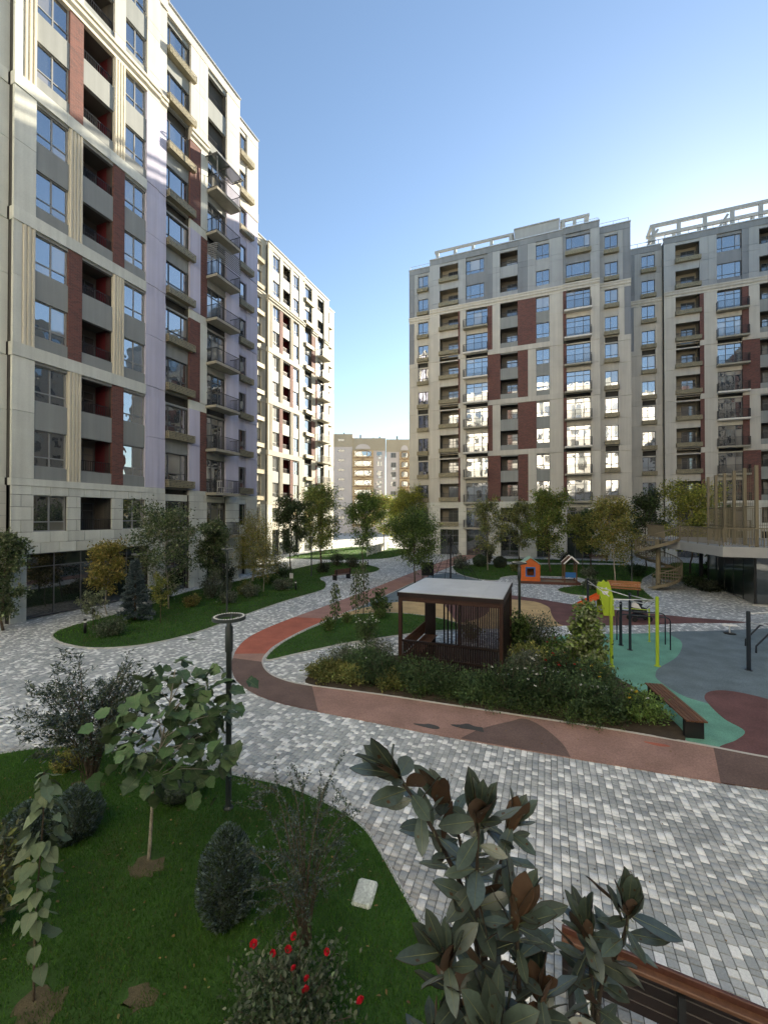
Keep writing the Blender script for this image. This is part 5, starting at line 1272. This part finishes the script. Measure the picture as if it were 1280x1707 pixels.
# ---- the pointed lawn behind the gazebo
def weeper(loc, h, w_, n, lb, seed, z=.03):
    g = np.random.default_rng(seed); t = thing('weeping_sapling', (loc[0],loc[1],z), lb, 'sapling', 'weeping saplings on the pointed lawn'); b = B()
    b.tube([(0,0,-.04),(.03,.0,h*.55),(0,.02,h*.98)], [.022,.018,.008], 6); ob('trunk', b.mesh('trunk', m_bark, True), t)
    s_ = g.uniform(.12,1,n); a_ = g.uniform(0,2*pi,n); R_ = w_/2*g.uniform(.2,1,n)*(.6+.5*np.sin(pi*s_)); pos = np.stack([R_*np.cos(a_), R_*np.sin(a_), h*s_], 1)
    d = np.stack([np.cos(a_)*.5, np.sin(a_)*.5, -np.ones(n)], 1)+g.normal(0,.25,(n,3)); Ls = .14*g.uniform(.7,1.2,n)
    ob('crown', cloud('crown', pos, d, Ls, Ls*.5, tints(n, GREYG+GREEN, g), 'ovate', m_leaf, up=.2, g=g), t)
weeper((-9.5,17.7), 1.95, .45, 260, 'narrow weeping sapling nearest the red track', 1); weeper((-9.5,20.0), 2.4, .5, 320, 'left of two tall weeping saplings above the pointed lawn', 2); weeper((-9.0,19.9), 2.9, .55, 360, 'right and taller of two weeping saplings above the pointed lawn', 3)
shrub('laurel_bush', (-8.2,20.3), 1.3, 1.35, 420, .17, DEEP+GREEN, 'loose laurel bush right of the weeping saplings', 30, None, 10, tm='ovate', loose=.9)
shrub('low_shrub', (-9.2,16.5), .7, .75, 500, .09, GREEN, 'small green bush at the edge of the pointed lawn', 31, 'shrubs on the pointed lawn'); shrub('low_shrub', (-9.0,18.0), .6, .55, 380, .09, GREEN, 'small bush under the nearest weeping sapling', 32, 'shrubs on the pointed lawn'); shrub('low_shrub', (-7.9,19.4), .8, .6, 480, .09, GREEN, 'small bush below the laurel', 33, 'shrubs on the pointed lawn')
shrub('white_rose_bush', (-6.9,15.5), 1.3, 1.45, 1700, .08, DEEP+GREEN, 'white-flowered rose bush left of the gazebo', 34, None, flowers=(16,.06,[(.75,.74,.66)]))
shrub('yellow_green_bush', (-3.0,17.6), .9, .8, 600, .1, OLIVE, 'pale green bush behind the gazebo', 35, None)
# ---- the rose bed around the gazebo
BED = ((-6.6,11.75,1.3,.62,OLIVE,.08,0),(-5.75,11.75,1.2,.55,OLIVE,.08,0),(-6.5,12.7,1.5,.95,GREYG,.06,0),(-5.6,12.5,1.4,1.2,DEEP,.07,1),(-5.55,13.6,1.2,1.1,GREYG,.06,1),(-4.7,11.95,1.6,.98,DEEP,.07,0),(-3.7,12.05,1.6,1.05,DEEP,.07,0),(-2.75,12.0,1.55,.9,DEEP,.07,0),(-1.9,12.0,1.5,.85,DEEP,.07,0),(-1.0,12.1,1.6,1.3,DEEP,.07,1),(-.15,12.1,1.6,1.35,DEEP,.07,1),(.7,12.1,1.6,1.3,DEEP,.07,1),(1.5,12.1,1.5,1.1,DEEP,.07,1),(2.2,12.2,1.2,.9,GREEN,.07,3),(-.7,13.6,1.3,1.25,GREYG,.07,1),(.3,13.6,1.4,1.35,DEEP,.07,2),(1.3,13.4,1.3,1.2,DEEP,.07,3),(-4.3,11.75,1.0,.55,OLIVE,.07,0),(-.6,15.3,1.4,.8,OLIVE,.09,0),(-.35,17.2,1.7,1.75,GREYG,.07,0),(-1.0,16.9,1.3,1.8,GREEN,.1,0),(.35,15.9,1.2,1.1,GREEN,.09,2),(-.6,14.5,1.0,.95,GREYG,.05,1))
BL = ['pale ground-cover bush at the pointed end of the rose bed','pale low bush along the track end of the rose bed','grey lavender bush at the left of the rose bed','white-flowered bush just left of the gazebo front','silver bush against the left gazebo post','dark rose bush below the left gazebo corner','tall dark rose bush before the middle of the gazebo','rose bush before the slatted gazebo panel','rose bush below the right gazebo corner','white-flowered rose bush right of the gazebo','large rose bush in the middle of the right bed','rose bush left of the little poplar','rose bush right of the little poplar along the track','yellow-flowered bush at the bench end of the bed','silvery bush behind the right gazebo post','red-flowered rose bush at the foot of the little poplar','yellow-flowered bush beside the green rubber','pale low bush under the front of the gazebo','yellow-green low bush behind the red roses','big feathery grey bush behind the gazebo lamp','leafy bush at the lamp base behind the gazebo','red-flowered bush beside the poplar trunk','white lavender clump beside the gazebo post']
FC = {1: (9,.05,[(.75,.74,.68)]), 2: (14,.055,[(.45,.012,.02)]), 3: (9,.055,[(.70,.52,.06)])}
for i, ((x,y,w_,h,pal,l_,f), lb) in enumerate(zip(BED, BL)): shrub('rose_bush' if f else 'bed_shrub', (x,y), w_*1.05, h*.88, 2300 if w_ > 1.25 else 1500, l_*1.2, np.array(pal)*(.85,1.3,1.0,1.55,.9)[i%5], lb, 200+i, 'shrubs of the gazebo bed', 18, flowers=FC.get(f))
tree('little_poplar', (1.11,14.78), 2.6, 1.35, .25, 2300, .105, np.array(GREEN+GREYG)*1.25, 'young poplar with a cone of small leaves beside the bars', 'cone', seed=36, r=.02, nb=20, tm='ovate', wr=.8)

# ---- near lawn
egg('dwarf_spruce', (-3.87,4.28), .72, 1.17, 12000, .07, BLUE+DEEP, 'egg-shaped blue dwarf spruce on the near lawn', 1, 'dwarf evergreens on the near lawn')
egg('dwarf_spruce', (-7.1,4.45), .75, .8, 6000, .065, DEEP+BLUE, 'round dark dwarf evergreen behind the left saplings', 2, 'dwarf evergreens on the near lawn'); egg('dwarf_spruce', (-7.55,4.0), .7, .7, 5000, .065, DEEP+BLUE, 'lower dark dwarf evergreen at the far left of the lawn', 3, 'dwarf evergreens on the near lawn'); egg('dwarf_spruce', (-6.3,5.75), .8, .45, 2500, .05, DEEP, 'flat dark evergreen behind the large-leaved tree', 4, 'dwarf evergreens on the near lawn')
shrub('golden_shrub', (-9.05,5.5), .65, .5, 900, .05, LIME+GOLD, 'small golden shrub at the lawn edge', 37)
def arching(name, loc, h, w_, ns, n, L_, pal, label, seed, wr=.35, fine=.02, cat='shrub'):
    """stems that fan out and arch, with small leaves strung along them"""
    g = np.random.default_rng(seed); t = thing(name, (loc[0],loc[1],.03), label, cat); b = B(); P_, D_ = [], []
    for i in range(ns):
        a_ = g.uniform(0,2*pi); rr = w_/2*math.sqrt(g.uniform(.02,1)); hh = h*g.uniform(.5,1)*(1-.25*(rr/(w_/2))**2)
        p = np.array([(0,0,0),(rr*.22*cos(a_),rr*.22*sin(a_),hh*.45),(rr*.6*cos(a_),rr*.6*sin(a_),hh*.85),(rr*cos(a_),rr*sin(a_),hh)])+g.normal(0,.02*w_,(4,3)); p[0,2] = -.04
        q = smooth_curve([tuple(v) for v in p], 4, False); b.tube(q, [.0036*h*(1-.8*j/(len(q)-1))+.001 for j in range(len(q))], 5, cap=False); q = np.array(q)
        for s_ in range(3):
            k0 = g.integers(5, len(q)-1); e_ = q[k0]+unit(np.array([cos(a_+g.normal(0,.9)),sin(a_+g.normal(0,.9)),g.uniform(-.1,.9)]))*h*g.uniform(.1,.22)
            b.tube([tuple(q[k0]),tuple(e_)], [.0012*h,.0008], 4, cap=False); m = n//ns//5; u = g.uniform(.1,1,m)[:,None]; P_.append(q[k0]+(e_-q[k0])*u); D_.append(np.repeat(unit(e_-q[k0])[None],m,0))
        m = n//ns*2//5; u = g.uniform(.3,1,m)*(len(q)-1.01); j = u.astype(int); f = (u-j)[:,None]; P_.append(q[j]*(1-f)+q[j+1]*f); D_.append(unit(q[j+1]-q[j]))
    pos, d = np.concatenate(P_), np.concatenate(D_); m = len(pos); pos = pos+g.normal(0,fine,(m,3)); Ls = L_*g.uniform(.6,1.3,m)
    ob('stems', b.mesh('stems', m_bark, True), t); ob('foliage', cloud('foliage', pos, d*.7+g.normal(0,.6,(m,3)), Ls, Ls*wr, tints(m, pal, g), 'diamond', m_leaf, up=.4, g=g), t); return t
arching('willow_bush', (-8.2,5.4), 2.65, 2.3, 52, 11000, .08, DEEP+GREYG+BLUE, 'dark willowy bush standing left of the large-leaved tree', 41, .3, .03)
arching('wispy_bush', (-2.72,4.3), 2.35, 1.3, 26, 8000, .036, GREYG+BLUE+DEEP, 'thin wispy bush above the red roses', 42, .45, .012)
shrub('laurel_shrub', (-6.45,2.95), .85, 1.75, 900, .11, GREYG+OLIVE, 'narrow-leaved shrub cut by the left edge', 43, None, 18, tm='ovate', wr=.36, loose=.7)

def big_leaf(kind, L_, g, top, under=None):
    """one large leaf, stalk at the origin, tip along +x; a second skin carries the underside colour"""
    if kind == 'lobed': out = [(0,0),(-.03,.18),(.03,.42),(.22,.44),(.38,.56),(.52,.43),(.68,.42),(.80,.22),(1,0)]
    elif kind == 'heart': out = [(0,0),(-.06,.2),(.06,.36),(.25,.40),(.48,.33),(.72,.19),(1,0)]
    else: out = [(0,0),(.06,.055),(.22,.135),(.46,.19),(.68,.18),(.87,.10),(1,0)]
    b = B(); n = len(out); cup, bend = g.uniform(.02,.2) if kind != 'oval' else g.uniform(.02,.12), g.uniform(-.06,.26); tw = g.uniform(-.14,.14)
    ph = g.uniform(0,6)
    def P3(x, y, o): return ((x-.08*bend*x*x)*L_, y*L_*(1+.05*sin(7*x+ph+(2 if y < 0 else 0))), (abs(y)*cup*1.6-bend*x*x*.55+tw*y+.12*sin(9*x+ph)*abs(y))*L_+o*L_)
    for o, mi in ((0,0),(-.012,1)):
        if mi and under is None: continue
        vs = [P3(x,0,o) for x, y in out]+[P3(x,y,o) for x, y in out[1:-1]]+[P3(x,-y,o) for x, y in out[1:-1]]; m = n-2
        fs = [(0,1,n)]+[(i,i+1,n+i,n+i-1) for i in range(1,m)]+[(m,m+1,n+m-1)]; fr_ = [(1,0,n+m)]+[(i+1,i,n+m+i-1,n+m+i) for i in range(1,m)]+[(m+1,m,n+2*m-1)]
        al = fs+fr_
        if mi: al = [tuple(reversed(f)) for f in al]
        b.add(vs, al, mi)
    mid = [(-.2*L_,0,-.02*L_)]+[(P3(x,0,.004)[0],0,P3(x,0,.004)[2]) for x in (.02,.25,.5,.75,.95)]
    b.tube(mid, [.011*L_,.011*L_,.009*L_,.007*L_,.005*L_,.002*L_], 4, 2 if under else 1, False)
    return b.mesh('leaf', [top]+([under] if under else [])+[m_rib], True)
m_rib = M('leaf_midrib', (.17,.19,.10), .6)
m_fig = M('large_leaf', (.055,.105,.038), .5, .12, 8, .1, 60, objvar=.5, spec=.35); m_figu = M('large_leaf_underside', (.085,.125,.06), .6, .1, 8, .1, 60, objvar=.2)
m_vine = M('sapling_leaf', (.115,.16,.085), .5, .12, 8, .1, 60, objvar=.25); m_mag = M('magnolia_leaf', (.056,.08,.062), .34, .25, 14, .2, 70, objvar=.35, spec=.6); m_magu = M('magnolia_leaf_underside', (.08,.047,.026), .65, .15, 14, .1, 60, objvar=.25)
def place_leaf(parent, me, pos, d, sc, g, up=(0,0,1), jit=.35):
    d = unit(np.array(d, float)); nrm = np.array(up, float)+g.normal(0,jit,3); s_ = unit(np.cross(nrm, d)); u = np.cross(d, s_)
    o = ob('leaf', me, parent); o.matrix_local = Matrix(((d[0]*sc,s_[0]*sc,u[0]*sc,pos[0]),(d[1]*sc,s_[1]*sc,u[1]*sc,pos[1]),(d[2]*sc,s_[2]*sc,u[2]*sc,pos[2]),(0,0,0,1)))
    return o
# large-leaved young tree
g = np.random.default_rng(77); pr = random.Random(2)
t = thing('large_leaved_tree', (-5.59,4.54,.03), 'young tree with big lobed leaves on a bare thin trunk, beside the ring lamp', 'tree')
b = B(); ax = smooth_curve([(0,0,-.05),(.03,.02,.6),(.04,.05,1.2),(.16,.09,1.8),(.28,.12,2.35),(.36,.14,2.85)], 3, False)
b.tube(ax, [.026-.019*i/(len(ax)-1) for i in range(len(ax))], 8); fl = [big_leaf('lobed', 1, pr, m_fig, m_figu) for _ in range(5)]
LP = []
for i in range(25):
    zz = 1-2*(i+.5)/25; a_ = i*2.39996; rr = math.sqrt(1-zz*zz); k_ = g.uniform(.45,1.0)
    c_ = np.array([.40+.98*rr*cos(a_)*k_, .15+.80*rr*sin(a_)*k_, 2.02+.88*zz*k_])
    s_ = ax[int(np.clip((c_[2]-.5)/2.85*len(ax), 6, len(ax)-2))]; m_ = (np.array(s_)+c_)/2+np.array([0,0,.08])
    b.tube([tuple(s_),tuple(m_),tuple(c_)], [.009,.006,.003], 5, cap=False)
    for q in range(12): LP.append((c_+g.normal(0,.15,3), unit(c_-np.array(s_)+g.normal(0,.2,3))))
ob('trunk', b.mesh('trunk', m_barkp, True), t)
for i, (p, d) in enumerate(LP): place_leaf(t, fl[i%5], p, d*np.array([.7,.7,.2])+g.normal(0,.55,3)+np.array([0,0,-.35]), g.uniform(.12,.25), g)
# leafy sapling at the left
g = np.random.default_rng(78); t = thing('leafy_sapling', (-5.1,2.78,.03), 'tall thin sapling hung with pale heart-shaped leaves at the lower left', 'sapling')
b = B(); ax = smooth_curve([(0,0,-.05),(-.03,.02,.7),(.02,.03,1.4),(.05,.05,2.0),(.07,.04,2.42)], 3, False); b.tube(ax, [.014-.01*i/(len(ax)-1) for i in range(len(ax))], 6); ob('trunk', b.mesh('trunk', m_bark, True), t)
hl = [big_leaf('heart', 1, pr, m_vine) for _ in range(4)]
for i in range(95):
    z = .45+1.98*(i/95)**.75; a_ = i*2.4+g.normal(0,.4); rr = .19*g.uniform(.2,1.0)*(1 if z < 2.1 else .6)
    p = (np.interp(z,[q[2] for q in ax],[q[0] for q in ax])+rr*cos(a_), np.interp(z,[q[2] for q in ax],[q[1] for q in ax])+rr*sin(a_), z)
    place_leaf(t, hl[i%4], p, (cos(a_)*.8, sin(a_)*.8, -.75+g.normal(0,.3)), g.uniform(.09,.19), g)
# magnolia right below the camera
STEMS = [
  [(-.22,2.03,2.66),(-.29,1.95,3.27),(-.43,1.83,3.70),(-.54,1.73,3.97),(-.62,1.65,4.13)], [(-.26,2.08,2.59),(-.34,2.04,3.23),(-.40,2.01,3.64),(-.48,1.97,3.86)],
  [(-.20,1.93,2.79),(-.28,1.84,3.37),(-.29,1.84,3.66),(-.27,1.79,3.95)], [(-.21,2.20,2.46),(-.28,2.17,3.07),(-.22,2.19,3.47),(-.16,2.21,3.66)],
  [(-.11,1.92,2.85),(-.12,1.85,3.27),(-.12,1.80,3.50),(-.11,1.80,3.58)], [(.19,2.25,2.53),(.23,2.26,2.91),(.32,2.24,3.19),(.34,2.19,3.40)],
  [(.19,2.31,2.47),(.19,2.25,2.94),(.18,2.24,3.12),(.16,2.23,3.24)], [(-.45,1.67,2.78),(-.44,1.67,2.98),(-.42,1.68,3.06)],
  [(.04,1.97,2.85),(-.02,1.89,3.12),(-.05,1.88,3.24)], [(-.30,1.79,2.92),(-.35,1.71,3.24),(-.40,1.66,3.45)], [(-.14,1.72,2.95),(-.18,1.66,3.16),(-.20,1.62,3.28)]]
g = np.random.default_rng(79); t = thing('magnolia', (-.1,2.05,0), 'magnolia with large leathery leaves, brown beneath, right in front', 'tree'); base = np.array([-.1,2.05,0])
ml = [big_leaf('oval', 1, pr, m_mag, m_magu) for _ in range(12)]; m_stem = M('magnolia_stem', (.05,.04,.03), .8, .2)
b = B(); b.tube([(0,0,-.05),(.01,0,1.2),(0,0,2.1),(-.02,0,2.45)], [.045,.04,.034,.03], 8)
for s_ in STEMS:
    p0 = np.array(s_[0])-base; st_ = smooth_curve([(p0[0]*.2,p0[1]*.2,2.15)]+[tuple(np.array(q)-base) for q in s_], 3, False); b.tube(st_, [.016-.011*i/(len(st_)-1) for i in range(len(st_))], 6)
ob('trunk', b.mesh('trunk', m_stem, True), t)
for si, s_ in enumerate(STEMS):
    q = np.array(smooth_curve([tuple(np.array(v)-base) for v in s_], 8, False)); n = len(q); tip = q[-1]; ax_ = unit(q[-1]-q[-4])
    nt = 6+si % 3
    for i in range(nt):
        a_ = 2*pi*i/nt+g.normal(0,.25); out = np.array([cos(a_),sin(a_),0]); d = ax_*g.uniform(.9,1.3)+out*g.uniform(.10,.48)
        place_leaf(t, ml[(i+si)%12], tip-ax_*g.uniform(0,.11)+out*.008, d, g.uniform(.15,.24), g, up=tuple(ax_*.6-out*.9+np.array([0,0,.25])), jit=.2)
    m = max(8, int(n*1.05))
    for i in range(m):
        p = q[int(n*.15+(n*.8)*i/m)]; a_ = i*2.4+si+g.normal(0,.3); out = np.array([cos(a_),sin(a_),0]); d = out+ax_*g.uniform(-.2,1.0)+np.array([0,0,g.uniform(-.55,.25)])
        place_leaf(t, ml[(i*5+2*si)%12], p+out*.01, d, g.uniform(.11,.21), g, jit=.5)
# red rose bush in the near lawn
rb = shrub('red_rose_bush', (-2.38,3.5), 1.35, .82, 3400, .05, DEEP+GREYG, 'red rose bush in the near lawn, lower centre', 90, None, 26, tm='ovate', wr=.6)
m_rose = M('red_petal', (.52,.012,.028), .6, .1, 20, objvar=.2)
def rose_mesh():
    b = B(); g2 = random.Random(4)
    for ring, (r0, r1, h0, h1, n) in enumerate(((.004,.016,.012,.046,4),(.010,.026,.006,.044,5),(.014,.036,.0,.034,6),(.016,.044,-.004,.02,6))):
        for i in range(n):
            a_ = 2*pi*i/n+ring*.5; w_ = pi/n*1.25
            P_ = [(r0*cos(a_),r0*sin(a_),h0)]+[(r1*k_*cos(a_+w_*s_),r1*k_*sin(a_+w_*s_),h0+(h1-h0)*z_) for k_, s_, z_ in ((.75,-1,.55),(1,-.6,.95),(1.06,0,1),(1,.6,.95),(.75,1,.55))]
            b.add(P_, [(0,1,2,3),(0,3,4,5)])
    return b.mesh('rose', m_rose, True)
rm = rose_mesh()
for i, (x, y, z) in enumerate(((-2.36,3.55,1.0),(-2.40,3.5,.90),(-2.62,3.55,.73),(-2.33,3.5,.74),(-2.18,3.5,.70),(-2.16,3.44,.66),(-2.07,3.7,.82),(-1.63,3.55,.66),(-2.88,3.58,.70))):
    o = ob('rose', rm, rb, (x+2.38,y-3.5,z-.03)); o.rotation_euler = (g.normal(0,.4),g.normal(0,.4),i); o.scale = [float(g.uniform(.6,.95))]*3

# ---- bare soil rings and fallen leaves on the near lawn
for x, y, r0, sd in ((-5.5,4.42,.3,1),(-8.15,5.3,.34,2),(-4.95,2.75,.3,3),(-2.75,4.05,.25,4),(-4.1,3.2,.2,5),(-3.5,2.9,.22,6)): sheet('soil_patch', blot(x, y, r0, r0*.8, 15, sd), .034, m_soil_l)
g = np.random.default_rng(81); n = 260; X = g.uniform(-10,-.9,n); Y = g.uniform(2.6,6.6,n); k = inside(lawn0, X, Y); X, Y = X[k], Y[k]; n = len(X)
d = g.normal(0,1,(n,3)); d[:,2] *= .15
ob('fallen_leaves', cloud('fallen_leaves', np.stack([X,Y,np.full(n,.065)],1), d, g.uniform(.03,.06,n), g.uniform(.02,.035,n), tints(n,[(.26,.17,.06),(.18,.11,.05),(.22,.20,.07)],g), 'ovate', m_leaf, up=2, g=g), None, label='dry fallen leaves lying on the near lawn', cat='leaves', kind='stuff')
n = 240; X = g.uniform(-13,3,n); Y = g.uniform(5,12,n); k = ~inside(lawn0, X, Y) & ~inside(bed, X, Y) & ~inside(lawn2, X, Y); X, Y = X[k], Y[k]; n = len(X); d = g.normal(0,1,(n,3)); d[:,2] *= .1
ob('fallen_leaves', cloud('fallen_leaves', np.stack([X,Y,np.full(n,.03)],1), d, g.uniform(.025,.05,n), g.uniform(.015,.03,n), tints(n,[(.20,.13,.06),(.12,.08,.04)],g), 'ovate', m_leaf, up=2, g=g), None, label='dry fallen leaves scattered over the paving and track', cat='leaves', kind='stuff')

GC = ((-3.4,'before the tall dark rose bush'),(-2.4,'before the slatted gazebo panel'),(-1.4,'below the right gazebo post'),(-.5,'before the large rose bush'),(.4,'left of the poplar'),(1.2,'right of the poplar'))
for i, (x, w_) in enumerate(GC): shrub('ground_cover', (x,11.68), 1.2, .42, 900, .06, DEEP+GREEN, 'low ground-cover clump at the track edge '+w_, 300+i, 'shrubs of the gazebo bed', 14)
